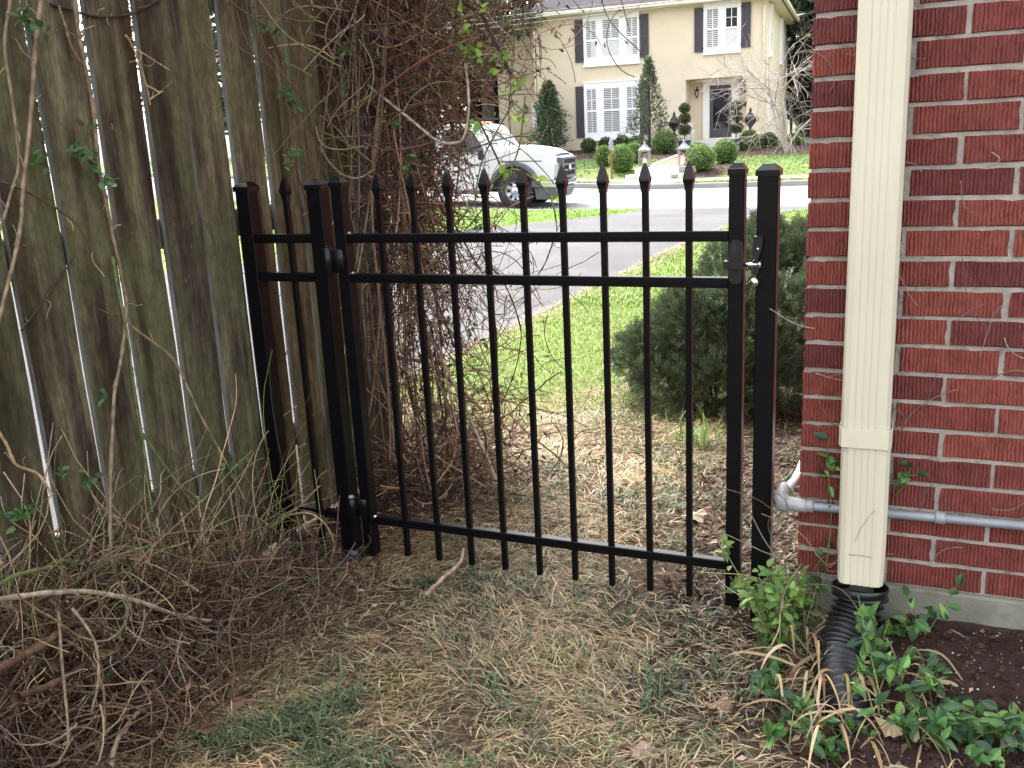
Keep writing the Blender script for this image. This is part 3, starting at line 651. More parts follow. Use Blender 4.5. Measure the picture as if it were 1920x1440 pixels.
def window(u0, u1, z0, z1, panes, zg0, zg1, mid, n=0., lower_panels=None, muntin=True, slat=True, side=False, name='window'):
    """frame with panes, blinds and sash bars; 'side' puts it on the right-hand wall where u runs inwards"""
    def B(mb, a0, a1, n0, n1, b0, b1, bev=0.):
        if side: return mb.box(hl(8.19+n0, -a0, b0), hl(8.19+n1, -a1, b1), bev)
        return hb(mb, a0, a1, n+n0, n+n1, b0, b1, bev)
    f = MB(); B(f, u0, panes[0][0], .001, .07, z0, z1); B(f, panes[-1][1], u1, .001, .07, z0, z1)
    for a, b in zip(panes[:-1], panes[1:]): B(f, a[1], b[0], .001, .068, z0, z1)
    for a, b in panes: B(f, a, b, .001, .066, zg1, z1); B(f, a, b, .001, .066, z0, zg0)
    B(f, u0-.03, u1+.03, .001, .12, z0-.06, z0-.001); B(f, u0-.02, u1+.02, .001, .10, z1+.001, z1+.05)
    fr = build(name, f, 'white', ch)
    for i, (a, b) in enumerate(panes):
        k = MB(); B(k, a, b, .002, .004, zg0, zg1); build('backing', k, 'dark_room', fr)
        sh = lower_panels[i] if lower_panels else 0
        if slat:
            k = MB(); zz = zg0
            while zz < zg1-.03:
                for q0, q1 in ((a+.01, (a+b)/2-.02), ((a+b)/2+.02, b-.01)):
                    if not (sh and zz < mid and (sh == 1 or (sh == 2 and q0 > (a+b)/2) or (sh == 3 and q0 < (a+b)/2))) and not (sh == 4): B(k, q0, q1, .012, .024, zz+.014, zz+.052)
                zz += .062
            B(k, (a+b)/2-.02, (a+b)/2+.02, .012, .026, zg0, zg1) if sh != 4 else B(k, a, b, .012, .014, zg0, zg0+.001)
            build('blind', k, 'blind', fr)
        if sh:
            k = MB()
            x0, x1 = (a, b) if sh in (1, 4) else ((a+b)/2, b) if sh == 2 else (a, (a+b)/2)
            B(k, x0, x1, .028, .031, zg0, mid); build('lower_panel', k, 'blind', fr)  # plain white panel behind the lower half of the pane
        k = MB(); B(k, a, b, .038, .041, zg0, zg1); build('pane', k, 'glass', fr)
        k = MB(); B(k, a, b, .034, .062, mid-.03, mid+.03); B(k, a, a+.028, .034, .058, zg0, zg1); B(k, b-.028, b, .034, .058, zg0, zg1); B(k, a+.029, b-.029, .034, .056, zg1-.035, zg1); B(k, a+.029, b-.029, .034, .056, zg0, zg0+.045)
        if muntin:
            B(k, (a+b)/2-.012, (a+b)/2+.012, .036, .05, mid+.031, zg1-.036); B(k, a+.029, b-.029, .036, .049, (mid+zg1)/2-.01, (mid+zg1)/2+.01)
        build('sash', k, 'white', fr)
    return fr
window(1.82, 3.85, 3.72, 5.40, [(1.895, 2.30), (2.507, 3.145), (3.366, 3.806)], 3.95, 5.25, 4.55, lower_panels=[2, 1, 3])
window(1.78, 3.82, 1.13, 3.10, [(1.856, 2.25), (2.486, 3.116), (3.341, 3.77)], 1.33, 2.92, 2.12)
window(6.10, 7.35, 3.83, 5.41, [(6.19, 6.613), (6.827, 7.255)], 3.98, 5.27, 4.6, lower_panels=[0, 4])
window(-.82, -.08, 4.22, 5.14, [(-.74, -.16)], 4.3, 5.06, 4.66, n=-2, slat=False)
window(1.2, 1.9, 3.7, 5.35, [(1.28, 1.82)], 3.85, 5.2, 4.5, side=True, slat=False); window(1.2, 1.9, 1.4, 3.0, [(1.28, 1.82)], 1.5, 2.9, 2.2, side=True, slat=False)
window(6.2, 7.0, 3.7, 5.35, [(6.28, 6.92)], 3.85, 5.2, 4.5, side=True, slat=False)
for u0, u1, z0, z1 in ((1.49, 1.79, 3.84, 5.29), (3.88, 4.18, 3.85, 5.30), (5.78, 6.07, 3.88, 5.33), (7.38, 7.68, 3.92, 5.36), (1.46, 1.75, 1.20, 3.02), (3.85, 4.15, 1.22, 3.04)):
    k = MB(); zm = (z0+z1)/2
    hb(k, u0, u0+.04, .02, .06, z0, z1); hb(k, u1-.04, u1, .02, .06, z0, z1)
    for a, b in ((z0, z0+.07), (zm-.035, zm+.035), (z1-.07, z1)): hb(k, u0+.0401, u1-.0401, .02, .058, a, b)
    hb(k, u0+.04, u1-.04, .022, .03, z0+.07, z1-.07)
    zz = z0+.08
    while zz < z1-.1:
        if abs(zz+.015-zm) > .05: hb(k, u0+.041, u1-.041, .03, .048, zz, zz+.026)
        zz += .04
    sh = build('shutter', k, 'shutter', ch)
    k = MB(); ui = u1 if u0 in (1.49, 5.78, 1.46) else u0
    for z in (z0+.12, z1-.12): hb(k, ui-.02, ui+.03, .05, .075, z-.03, z+.03, .005)
    build('hinge', k, 'black_iron', sh)
# front door in its recess
k = MB(); hb(k, 5.93, 6.17, -1, -.93, .93, 3.0); hb(k, 6.96, 7.22, -1, -.93, .93, 3.0); hb(k, 6.1701, 6.9599, -1, -.932, 2.79, 2.998); hb(k, 5.88, 7.27, -1, -.88, 2.92, 3.02, .01); hb(k, 6.16, 6.97, -1, -.85, .931, .965)
df = build('door_frame', k, 'white', ch)
k = MB(); hb(k, 6.175, 6.30, -.99, -.945, .97, 2.785); hb(k, 6.83, 6.955, -.99, -.945, .97, 2.785); hb(k, 6.30, 6.83, -.99, -.946, 2.64, 2.785); hb(k, 6.30, 6.83, -.99, -.946, .97, 1.30); hb(k, 6.30, 6.83, -.99, -.985, 1.3, 2.64)
dr_ = build('door', k, 'door', ch)
k = MB(); hb(k, 6.30, 6.83, -.965, -.96, 1.301, 2.639); build('glass', k, 'glass_dark', dr_)
k = MB(); k.lathe([(.001, 0), (.02, .01), (.022, .05), (.012, .07)], hl(6.9, -.93, 1.8), 8); build('handle', k, 'chrome', dr_, True)
k = MB(); hb(k, 6.545, 6.575, -.98, -.967, 2.26, 2.37, .01); hb(k, 6.50, 6.62, -.98, -.967, 2.29, 2.31); build('ornament', k, 'amber', dr_)
k = MB(); hb(k, 7.06, 7.11, -.929, -.90, 1.80, 1.90, .008); build('doorbell', k, 'black_iron', ch)
k = MB(); pts = [hl(7.28+a, -1, 2.02+b) for a, b in ((0, 0), (.26, 0), (.26, .07))]+[hl(7.41+.11*math.cos(t), -1, 2.10+.10*math.sin(t)) for t in np.linspace(0, math.pi, 9)]+[hl(7.28, -1, 2.09)]
k.prism([(p[0], p[2]) for p in pts], HS*.999, HS*.96, 'y'); build('plaque', k, 'black_iron', ch)
k = MB(); hb(k, 5.2, 7.75, .001, 1.25, -.2, .90, .01); hb(k, 5.6, 7.55, 1.251, 1.6, -.2, .74, .01); build('porch_step', k, 'stone', ch)
for a, b in ((4.75, 5.6), (7.5, 8.25)):
    k = MB(); hb(k, a, b, .9, 1.45, -.2, 1.03, .01); hb(k, a-.04, b+.04, .86, 1.49, 1.031, 1.09, .01); build('plinth', k, 'stucco_trim', ch)
k = MB(); hb(k, -.89, -.62, -2, -1.93, .3, 2.61); hb(k, -.619, -.05, -2, -1.932, 2.42, 2.608); sd = build('side_door', k, 'white', ch)
k = MB(); hb(k, -.615, -.05, -2, -1.96, .5, 2.415); build('door_leaf', k, 'glass_dark', sd)
k = MB()
for z in np.arange(.9, 2.4, .35): hb(k, -.61, -.06, -1.959, -1.945, z, z+.02)
for u in (-.45, -.28): hb(k, u, u+.015, -1.958, -1.946, .9, 2.4)
build('muntin', k, 'truck_grey', sd)
def wall_lamp(u, n, z, s=1.):
    k = MB(); c = hl(u, n+.12, z)
    k.lathe([(.001, -.26*s), (.02*s, -.2*s), (.05*s, -.17*s), (.055*s, -.15*s)], c, 8); k.lathe([(.11*s, .10*s), (.07*s, .16*s), (.03*s, .2*s), (.035*s, .26*s), (.05*s, .28*s), (.001, .32*s)], c, 8)
    for t in range(6):
        a = t*math.pi/3; k.tubes(np.array([(c[0]+.055*s*math.cos(a), c[1]+.055*s*math.sin(a), c[2]-.15*s), (c[0]+.1*s*math.cos(a), c[1]+.1*s*math.sin(a), c[2]+.11*s)]), .008*s, 4)
    k.box((c[0]-.05*s, c[1]+.05, c[2]-.12*s), (c[0]+.05*s, c[1]+.135, c[2]+.2*s), .01)
    o = build('wall_lamp', k, 'black_iron', ch)
    k = MB(); k.lathe([(.05*s, -.14*s), (.088*s, .1*s)], c, 6); build('lamp_glass', k, 'lamp_clear', o)
wall_lamp(5.73, -1, 2.55, .8); wall_lamp(7.36, -1, 2.60, .8); wall_lamp(-1.14, -2, 2.36, .8)
build('lintel_line', hb(MB(), 5.44, 7.60, .001, .02, 3.0, 3.05), 'stucco_trim', ch)

# urns, topiaries, statue
def urn(label, loc, s):
    k = MB(); k.lathe([(.17, 0), (.17, .04), (.10, .08), (.05, .13), (.045, .2), (.09, .26), (.19, .38), (.235, .5), (.24, .56), (.20, .6), (.16, .64), (.13, .72), (.075, .78), (.05, .84), (.065, .88), (.045, .92), (.02, .98), (.001, 1.0)], (0, 0, 0), 18)
    o = thing('urn', label, 'urn', loc, 0, 'black garden urns beside the front door'); b = build('urn_body', k, 'urn', o, True); b.scale = (s,)*3
    for sg in (-1, 1):
        h = build('handle', MB().tubes(smooth_path([(sg*.21, 0, .43), (sg*.30, 0, .47), (sg*.31, 0, .56), (sg*.24, 0, .58)], 5), .02, 7), 'urn', o, True); h.scale = (s,)*3
urn('black lidded urn left of the recessed front door, behind round bushes', hw(5.27, 1.2, 1.09), .92); urn('black lidded urn right of the recessed front door', hw(7.83, 1.2, 1.09), .92)
def foliage_ball(mb, c, rx, rz, n, pal, size, w=None, rough=.1, flat=.0):
    d = sph(n); r = 1-np.abs(rng.normal(0, rough, n)); lump = 1+.05*np.sin(d[:, 0]*7+c[0])*np.sin(d[:, 1]*6+1)+.05*np.sin(d[:, 2]*8+c[0]*3)
    P = np.array(c)+d*np.array([rx, rx, rz])*(r*lump)[:, None]
    D = d*.8+sph(n)*.8; mb.leaves(P, D, d+sph(n)*.5, size*rng.uniform(.6, 1.3, n), size*rng.uniform(.4, .7, n), pick(pal, n, w, .22), .2)
BOX = [(.13, .22, .04), (.10, .18, .035), (.17, .27, .05), (.08, .14, .03)]
def topiary(label, loc):
    t = thing('topiary', label, 'topiary', loc, 0, 'three ball topiaries beside the front door')
    build('planter', MB().box((-.19, -.19, 0), (.19, .19, .36), .01).box((-.21, -.21, .36), (.21, .21, .41), .008).lathe([(.09, 0), (.09, .012), (.06, .02)], (0, -.19, .19), 12, 'y'), 'planter', t)
    build('stem', MB().tubes(np.array([(0, 0, .38), (.01, 0, .9), (0, 0, 1.7)]), .022, 6), 'bark', t)
    for z, r in ((.78, .23), (1.17, .21), (1.52, .19)):
        k = MB(); foliage_ball(k, (0, 0, z), r, r*.82, 900, [(.07, .085, .025), (.10, .105, .04), (.05, .065, .02)], .05); b = build('foliage_ball', k, 'leaf', t)
        build('core', MB().lathe([(.001, -r*.7), (r*.6, -r*.45), (r*.82, 0), (r*.6, r*.45), (.001, r*.7)], (0, 0, z), 10), 'hidden_leaf', b)
topiary('three ball topiary in square planter left of the front door', (-6.58, 32.35, float(G(-6.58, 32.35)))); topiary('three ball topiary in square planter right of the front door', (-4.72, 32.2, float(G(-4.72, 32.2))))
k = MB(); k.box((-.16, -.13, 0), (.16, .15, .1), .015); k.lathe([(.13, .1), (.15, .2), (.12, .36), (.08, .48), (.001, .5)], (0, .02, 0), 10); k.lathe([(.001, .44), (.07, .47), (.095, .54), (.08, .62), (.03, .67), (.001, .68)], (0, -.04, 0), 10)
k.box((-.035, -.17, .5), (.035, -.1, .57), .015); k.tubes(smooth_path([(-.07, -.08, .38), (-.08, -.11, .25), (-.08, -.12, .1)], 4), .04, 7); k.tubes(smooth_path([(.07, -.08, .38), (.08, -.11, .25), (.08, -.12, .1)], 4), .04, 7)
for sg in (-1, 1): k.lathe([(.035, .58), (.03, .65), (.001, .71)], (sg*.07, -.02, 0), 6)
st_ = build('statue', k, 'statue', smooth=True); st_.location = hw(5.72, .3, .90); tag(st_, 'white stone seated animal statue left of the front door frame', 'statue')

# clipped round bushes
def bush(label, x, y, w, h, n=1800, dark=False):
    t = thing('boxwood', label, 'bush', (x, y, float(G(x, y))), 0, 'clipped round bushes in the front garden')
    pal = BOX if not dark else [(.045, .085, .02), (.06, .11, .025), (.035, .07, .016)]
    k = MB(); foliage_ball(k, (0, 0, h*.5), w*.5, h*.53, n, pal, .055); build('foliage', k, 'leaf', t)
    build('core', MB().lathe([(.001, .02), (w*.3, h*.1), (w*.43, h*.5), (w*.3, h*.88), (.001, h*.95)], (0, 0, 0), 14), 'hidden_leaf', t, True)
for a in (('round clipped bush nearest the left corner, under the lower window', -10.5, 33.15, .6, .5, 1500, True), ('small dark round bush second from left under the lower window', -9.93, 33.6, .6, .5, 1500, True),
          ('dark round bush third from left under the lower window', -9.33, 33.75, .6, .55, 1500, True), ('wide low bush below the right part of the lower window', -8.75, 33.8, .78, .5, 1700),
          ('large round bush just left of the left black urn', -7.15, 31.7, .9, .78, 2400), ('round bush behind the garden torch at the kerb mound', -7.75, 26.4, .5, .6, 1700),
          ('largest round bush beside the garden torch, left of stone steps', -6.84, 25.3, .76, .74, 2600), ('round bush directly behind left wooden lantern', -7.02, 27.3, .6, .63, 1800),
          ('half hidden round bush behind the two right of the steps', -5.3, 28.6, .68, .5, 1700), ('round bush beside right wooden lantern, right of stone steps', -4.49, 25.3, .82, .68, 2600), ('round bush furthest right of the pair right of the stone steps', -4.05, 26.7, .76, .66, 2400),
          ('round bush in front of the right plinth and urn', -4.24, 32.2, .72, .65, 2000), ('low dark bush behind the bare branches at house corner', -3.75, 33.2, .62, .48, 1500, True), ('small bush seen at the edge of the brick wall', -2.85, 33.8, .5, .42, 1200),
          ('low wide bush beside the iron railing at the house wing', -13.8, 33.7, 1.1, .35, 1500)): bush(*a)

# ornamental conifers by the house
def conifer(name, label, cat, loc, H, Rr, n, pal, size, shape=1., pts=None, group=None):
    t = thing(name, label, cat, loc, 0, group)
    z = rng.uniform(.02, 1, n)**.8; rad = Rr*np.clip(np.sin(np.pi*np.clip(z, .0, 1)**.55)**.8, .03, 1) if shape == 1. else Rr*(1-z)**shape*np.clip(z*8, .3, 1)
    a = rng.uniform(0, 2*np.pi, n); lump = 1+.28*np.sin(a*3+z*14)+.22*np.sin(a*5-z*23)+.22*np.sin(a*9+z*51)+rng.normal(0, .13, n)
    r = rad*lump*np.sqrt(rng.uniform(.25, 1, n))
    P = np.stack([r*np.cos(a), r*np.sin(a), z*H], 1)+rng.normal(0, .03, (n, 3))
    D = np.stack([np.cos(a), np.sin(a), rng.uniform(.3, 1.4, n)], 1)+sph(n)*.4
    k = MB().leaves(P, D, sph(n), size*rng.uniform(.6, 1.4, n), size*.35*rng.uniform(.6, 1.3, n), pick(pal, n, None, .25))
    build('foliage', k, 'leaf', t); build('trunk', MB().tubes(np.array([(0, 0, -.1), (.02, 0, H*.5), (0, 0, H*.93)]), np.array([[.06, .04, .01]]), 6), 'bark', t)
conifer('cypress', 'narrow pointed evergreen at the left corner of the cream house', 'shrub', (-12.25, 33.6, .7), 2.6, .66, 5200, [(.085, .13, .075), (.105, .155, .08), (.065, .105, .06), (.13, .175, .095)], .15, .62)
conifer('arborvitae', 'tall loose evergreen right of the lower window, overlapping its shutter', 'shrub', (-7.95, 32.6, .55), 3.3, .88, 3000, [(.11, .145, .09), (.145, .175, .105), (.09, .12, .075), (.17, .18, .12)], .13, .95)

# steps, lanterns, torch
sp = thing('stone_steps', 'two pale stone steps from the sidewalk up to the brick path', 'steps', (-5.55, 24.4, -.04))
build('step', MB().box((-.92, 0, -.2), (.92, .9, .155), .01), 'stone', sp); build('step', MB().box((-.80, .55, .1561), (.98, 1.4, .335), .01), 'stone', sp)
build('repair_patch', MB().box((.42, -.002, -.05), (.62, .01, .15)), 'concrete', sp); build('repair_patch', MB().box((.52, .548, .16), (.975, .56, .33)), 'concrete', sp)
def lantern(label, loc):
    t = thing('lantern', label, 'lantern', loc, .1, 'wooden lanterns on the stone steps'); w = .16; h = .48
    k = MB(); k.box((-w, -w, 0), (w, w, .035), .004); k.box((-w, -w, h-.03), (w, w, h), .004)
    for a in (-1, 1):
        for b in (-1, 1): k.box((a*w-.014*(a+1), b*w-.014*(b+1), .035), (a*w-.014*(a-1), b*w-.014*(b-1), h-.03))
    for sg in (-1, 1):
        for q in ((-.14, .14), (.14, -.14)):
            k.tubes(np.array([(q[0], sg*.15, .19 if q[0] < 0 else .19), (q[1], sg*.15, h-.04)]), .008, 4); k.tubes(np.array([(sg*.15, q[0], .19), (sg*.15, q[1], h-.04)]), .008, 4)
    build('frame', k, 'lantern', t)
    build('roof', MB().lathe([(.25, h), (.24, h+.02), (.10, h+.13), (.06, h+.17), (.04, h+.2), (.05, h+.22), (.001, h+.25)], (0, 0, 0), 4, phase=math.pi/4), 'lantern_roof', t)
    build('ring', MB().tubes(np.array([(.04*math.cos(a), 0, h+.27+.04*math.sin(a)) for a in np.linspace(0, 6.28, 13)]), .006, 5), 'lantern_roof', t)
    build('candle', MB().lathe([(.055, .036), (.055, .24), (.05, .245), (.001, .235)], (0, 0, 0), 12), 'candle', t, True)
lantern('grey wooden candle lantern on the left end of the stone steps', (-6.18, 25.45, .295)); lantern('grey wooden candle lantern on the right end of the stone steps', (-4.98, 25.35, .295))
gt_ = thing('garden_torch', 'thin rusty garden torch post with grey pointed lamp at the mound', 'garden torch', (-6.72, 23.9, float(G(-6.72, 23.9))))
build('pole', MB().tubes(np.array([(0, 0, -.1), (0, 0, .86)]), .028, 8), 'rust', gt_)
build('lamp_head', MB().lathe([(.03, .84), (.06, .87), (.075, .94), (.055, 1.0), (.075, 1.02), (.05, 1.1), (.02, 1.16), (.001, 1.2)], (0, 0, 0), 8), 'lantern_roof', gt_)
rl = thing('iron_railing', 'black wrought iron railing before the side door of cream house', 'railing', (-13.75, 33.2, .74))
k = MB(); k.tubes(np.array([(-1.0, 0, .62), (.75, 0, .62)]), .02, 6); build('top_rail', k, 'black_iron', rl)
for i in range(8): build('baluster', MB().tubes(smooth_path([(-1+i*.25, 0, 0), (-1+i*.25+.03*(-1)**i, 0, .3), (-1+i*.25, 0, .62)], 4), .012, 5), 'black_iron', rl)
tb = thing('trash_bin', 'dark wheeled bin behind the white truck beside house wing', 'bin', (-15.35, 35.0, .75))
build('bin_body', MB().add([(-.28, -.3, .08), (.28, -.3, .08), (.28, .3, .08), (-.28, .3, .08), (-.36, -.4, 1.1), (.36, -.4, 1.1), (.36, .4, 1.1), (-.36, .4, 1.1)], None, [(0, 3, 2, 1), (4, 5, 6, 7), (0, 1, 5, 4), (1, 2, 6, 5), (2, 3, 7, 6), (3, 0, 4, 7)]), 'bin', tb)
build('lid', MB().box((-.38, -.43, 1.1), (.38, .42, 1.2), .03), 'bin', tb)
for sg in (-1, 1): build('wheel', MB().lathe([(.02, -.03), (.12, -.03), (.12, .03), (.02, .03)], (sg*.3, .3, .12), 12, 'x'), 'rubber', tb)
ig = thing('iron_gate', 'black iron garden gate at the right side of cream house', 'gate', (-3.3, 37.0, .6))
for i in range(9): build('bar', MB().tubes(np.array([(i*.14, 0, 0), (i*.14, 0, 1.15+.1*math.sin(i*.39))]), .014, 5), 'black_iron', ig)
build('post', MB().box((-.2, -.05, 0), (-.1, .05, 1.4), .01), 'black_iron', ig); [build('cross_bar', MB().box((-.1, -.01, z), (1.15, .01, z+.04)), 'black_iron', ig) for z in (.2, .95)]
for j, (za, zb, yy) in enumerate(((5.9, 5.45, 27.), (5.62, 5.2, 27.3), (5.35, 5.0, 27.6))):
    pts = [(-30+i*2.6, yy, 4.75+.22*j*-.5+.0009*(i-12)**2+.042*i) for i in range(26)]
    tag(build('utility_cable', MB().tubes(smooth_path(pts, 3), .013, 4), 'cable'), ('uppermost', 'middle', 'lowest')[j]+' of three thin overhead cables crossing before the cream house', 'cable', 'overhead cables')

# ------------------------------------------------------------ white truck
tk = thing('pickup_truck', 'white work pickup truck with black grille guard trim parked at kerb', 'truck', (-6.55, 16.27, -.155), R(5)); tk.rotation_euler = (0, R(2.9), R(5))
tk['label'] = 'white work truck with grey wheel arches and timber bed, parked nose right'
TW = 1.80
def bev(o, w, seg=2, ang=30):
    b = o.modifiers.new('b', 'BEVEL'); b.width = w; b.segments = seg; b.limit_method = 'ANGLE'; b.angle_limit = R(ang); return o
def arc(cx, cz, r, a0, a1, n=10): return [(cx+r*math.cos(a), cz+r*math.sin(a)) for a in np.linspace(R(a0), R(a1), n)]
def taper(mb, z0=1.18, zr=.56, amt=.12):
    for v in mb.v:
        f = 1-amt*np.clip((v[:, 2]-z0)/zr, 0, 1); v[:, 1] = TW/2+(v[:, 1]-TW/2)*f
    return mb
def fore(mb):
    for v in mb.v:
        f = 1-.10*np.clip((v[:, 0]-.2)/.7, 0, 1)-.10*np.clip((v[:, 2]-1.0)/.25, 0, 1); v[:, 1] = TW/2+(v[:, 1]-TW/2)*f
    return mb
front = [(-.56, .36), (-.56, 1.20), (-.1, 1.235), (.35, 1.21), (.66, 1.17), (.85, 1.09), (.88, .95), (.87, .62), (.52, .60)]+arc(.04, .42, .49, 20, 165, 14)
build('body', MB().prism(front, .03, TW-.03, 'y'), 'truck_white', tk); bev(bpy.context.scene.objects[-1] if False else tk.children[-1], .05, 3)
hood = MB(); V = []; hx = [-.42, -.2, .1, .4, .65, .84]; hz = [1.215, 1.25, 1.25, 1.22, 1.18, 1.10]
for x_, z_ in zip(hx, hz):
    wv = TW*(.5-.02)-.06*max(0, x_)
    for t_ in np.linspace(-1, 1, 11): V.append((x_, TW/2+t_*wv*.94, z_+.055*(1-abs(t_)**2.6)+.012*math.exp(-((abs(t_)-.55)/.12)**2)))
hood.add(V, None, [(i*11+j, i*11+j+1, (i+1)*11+j+1, (i+1)*11+j) for i in range(5) for j in range(10)]); build('hood', hood, 'truck_white', tk, True)
cab = [(-1.82, .36), (-1.82, 1.28), (-1.79, 1.60), (-1.70, 1.71), (-1.5, 1.745), (-1.0, 1.755), (-.78, 1.73), (-.68, 1.66), (-.36, 1.21), (-.561, 1.2), (-.561, .36)]
cb = build('cab', taper(MB().prism(cab, .015, TW-.015, 'y')), 'truck_white', tk); bev(cb, .035, 3)
def side_poly(poly, off, mat, name, parent, far=False):
    k = MB().prism(poly, .015-off, .012, 'y'); taper(k); return build(name, k, mat, parent)
side_poly([(-1.56, 1.17), (-1.54, 1.55), (-1.48, 1.64), (-1.02, 1.645), (-.92, 1.60), (-.66, 1.24), (-.66, 1.17)], .006, 'glass_dark', 'side_window', tk)
k = MB(); k.add([(-.40, .20, 1.245), (-.40, TW-.20, 1.245), (-.645, TW-.24, 1.645), (-.645, .24, 1.645)], None, [(0, 1, 2, 3)]); k.v[0] += np.array([.022, 0, .012]); ws = build('windscreen', k, 'wind', tk)
k = MB()
for yy in (.45, 1.0): k.tubes(np.array([(-.37, yy, 1.25), (-.46, yy+.45, 1.36)]), .008, 4)
build('wiper', k, 'truck_black', ws)
k = MB().prism([(-1.62, .40), (-1.612, .40), (-1.60, 1.16), (-1.608, 1.16)], .010, .0148, 'y').prism([(-.63, .40), (-.622, .40), (-.622, 1.16), (-.63, 1.16)], .010, .0148, 'y'); build('door_seam', k, 'truck_black', tk)
build('fender_seam', MB().prism([(-.30, .98), (-.30, 1.0), (.62, 1.02), (.62, 1.0)], .024, .0295, 'y'), 'truck_grey', tk)
build('door_handle', MB().box((-1.55, -.012, 1.03), (-1.40, .014, 1.07), .01), 'truck_grey', tk)
build('running_board', MB().box((-1.8, -.04, .30), (-.6, .2, .36), .015), 'truck_grey', tk)
build('underbody', MB().box((-4.4, .25, .34), (.7, TW-.25, .62)).box((-.45, .10, .4), (.5, TW-.1, .86)), 'truck_black', tk)
build('mirror', MB().box((-.70, -.24, 1.02), (-.62, -.06, 1.24), .025).box((-.67, -.07, 1.08), (-.64, .03, 1.12)), 'truck_black', tk)
build('roof_light', MB().box((-.98, .55, 1.755), (-.88, 1.25, 1.80), .015), 'amber', tk)
for sg in (0, 1):
    V = [(a, b) for a, b in arc(.04, .42, .565, 12, 172, 18)]+[(a, b) for a, b in arc(.04, .42, .475, 168, 16, 18)]
    y0, y1 = (-.045, .06) if sg == 0 else (TW-.06, TW+.045)
    bev(build('wheel_arch', MB().prism(V, y0, y1, 'y'), 'truck_grey', tk), .02, 2)
def wheel(x, y, s, r=.385):
    o = build('wheel', MB().lathe([(r*.50, -.02), (r*.56, -.035), (r*.93, -.03), (r, .01), (r, .19), (r*.93, .23), (r*.5, .22)], (0, 0, 0), 28, 'y', cap=False), 'rubber', tk, True, (x, y, r)); o.scale = (1, s, 1)
    rim = build('rim', MB().lathe([(r*.53, -.03), (r*.51, -.02), (r*.49, .03), (r*.42, .045), (r*.30, .03), (r*.22, .0), (r*.2, -.03), (.001, -.04)], (0, 0, 0), 24, 'y', cap=False), 'alloy', o, True)
    k = MB()
    for i in range(8):
        a = i*math.pi/4; k.lathe([(.001, .018), (.034, .020), (.034, .05)], (r*.38*math.cos(a), 0, r*.46*math.sin(a)), 8, 'y')
    build('rim_hole', k, 'truck_black', o)
wheel(.04, .02, 1); wheel(.04, TW-.02, -1); wheel(-3.3, .02, 1); wheel(-3.3, TW-.02, -1)
k = MB(); k.prism([(.56, .47), (.56, .60), (.88, .62), (.955, .60), (.965, .50), (.90, .46)], .0, TW, 'y'); fore(k); bev(build('bumper', k, 'bumper', tk), .025, 3)
k = MB(); k.prism([(.50, .22), (.46, .46), (.90, .455), (.93, .40), (.84, .22)], .02, TW-.02, 'y'); fore(k); build('valance', k, 'truck_grey', tk)
k = MB(); k.box((.40, .0, .46), (.60, .2, .615), .02); build('bumper_end', k, 'truck_grey', tk)
build('bumper_top', fore(MB().box((.56, .02, .621), (.90, TW-.02, .66), .01)), 'truck_grey', tk)
for y0, y1 in ((.045, .34), (TW-.34, TW-.045)):
    k = MB(); k.prism([(.60, .68), (.60, .93), (.80, .98), (.915, .96), (.915, .68)], y0, y1, 'y'); fore(k); hlp = build('headlight', k, 'lamp_clear', tk); bev(hlp, .02)
    if y0 < .1:
        for z in (.74, .86): build('marker_lamp', MB().box((.615, .10-.024, z), (.645, .12, z+.035), .004), 'amber', hlp)
k = MB(); GY0, GY1 = .34, TW-.34
for a, b, c_, d_ in ((GY0, GY0+.09, .64, 1.08), (GY1-.09, GY1, .64, 1.08), (GY0+.09, GY1-.09, .64, .69), (GY0+.09, GY1-.09, 1.03, 1.08), (GY0+.09, GY1-.09, .785, .825), (GY0+.09, GY1-.09, .90, .94)): k.box((.86, a, c_), (1.0, b, d_), .012)
g_ = build('grille', k, 'truck_grey', tk)
build('grille_mesh', MB().box((.86, GY0+.05, .68), (.93, GY1-.05, 1.05)), 'truck_black', g_)
k = MB()
for yy in np.linspace(GY0+.16, GY1-.16, 8): k.box((.93, yy-.008, .69), (.965, yy+.008, 1.03))
build('grille_bar', k, 'truck_grey', g_)
k = MB().lathe([(.001, .02), (.075, .016), (.09, .0)], (0, 0, 0), 20, 'x'); em = build('emblem', k, 'chrome', g_, True, (1.001, TW/2, .86)); em.scale = (1, 1.25, .62)
# load bed
build('bed_deck', MB().box((-4.6, .02, .70), (-1.90, TW-.02, .78), .01), 'truck_white', tk)
for i in range(3): build('plank', MB().box((-4.55, .03, .80+i*.13), (-1.95, .06, .92+i*.13), .006), 'timber', tk); build('plank', MB().box((-4.55, TW-.06, .80+i*.13), (-1.95, TW-.03, .92+i*.13), .006), 'timber', tk)
build('bed_rail', MB().box((-4.6, .0, 1.19), (-1.92, .07, 1.24), .01).box((-4.6, TW-.07, 1.19), (-1.92, TW, 1.24), .01), 'truck_white', tk)
k = MB()
for yy in np.linspace(.1, TW-.1, 7): k.box((-1.98, yy-.015, .78), (-1.93, yy+.015, 1.84))
k.box((-2.0, .08, 1.80), (-1.9, TW-.08, 1.86)); k.box((-2.9, .1, 1.84), (-.9, .14, 1.88)); k.box((-2.9, TW-.14, 1.84), (-.9, TW-.1, 1.88)); k.box((-2.6, .2, 1.0), (-2.05, TW-.2, 1.5))
build('ladder_rack', k, 'truck_black', tk)
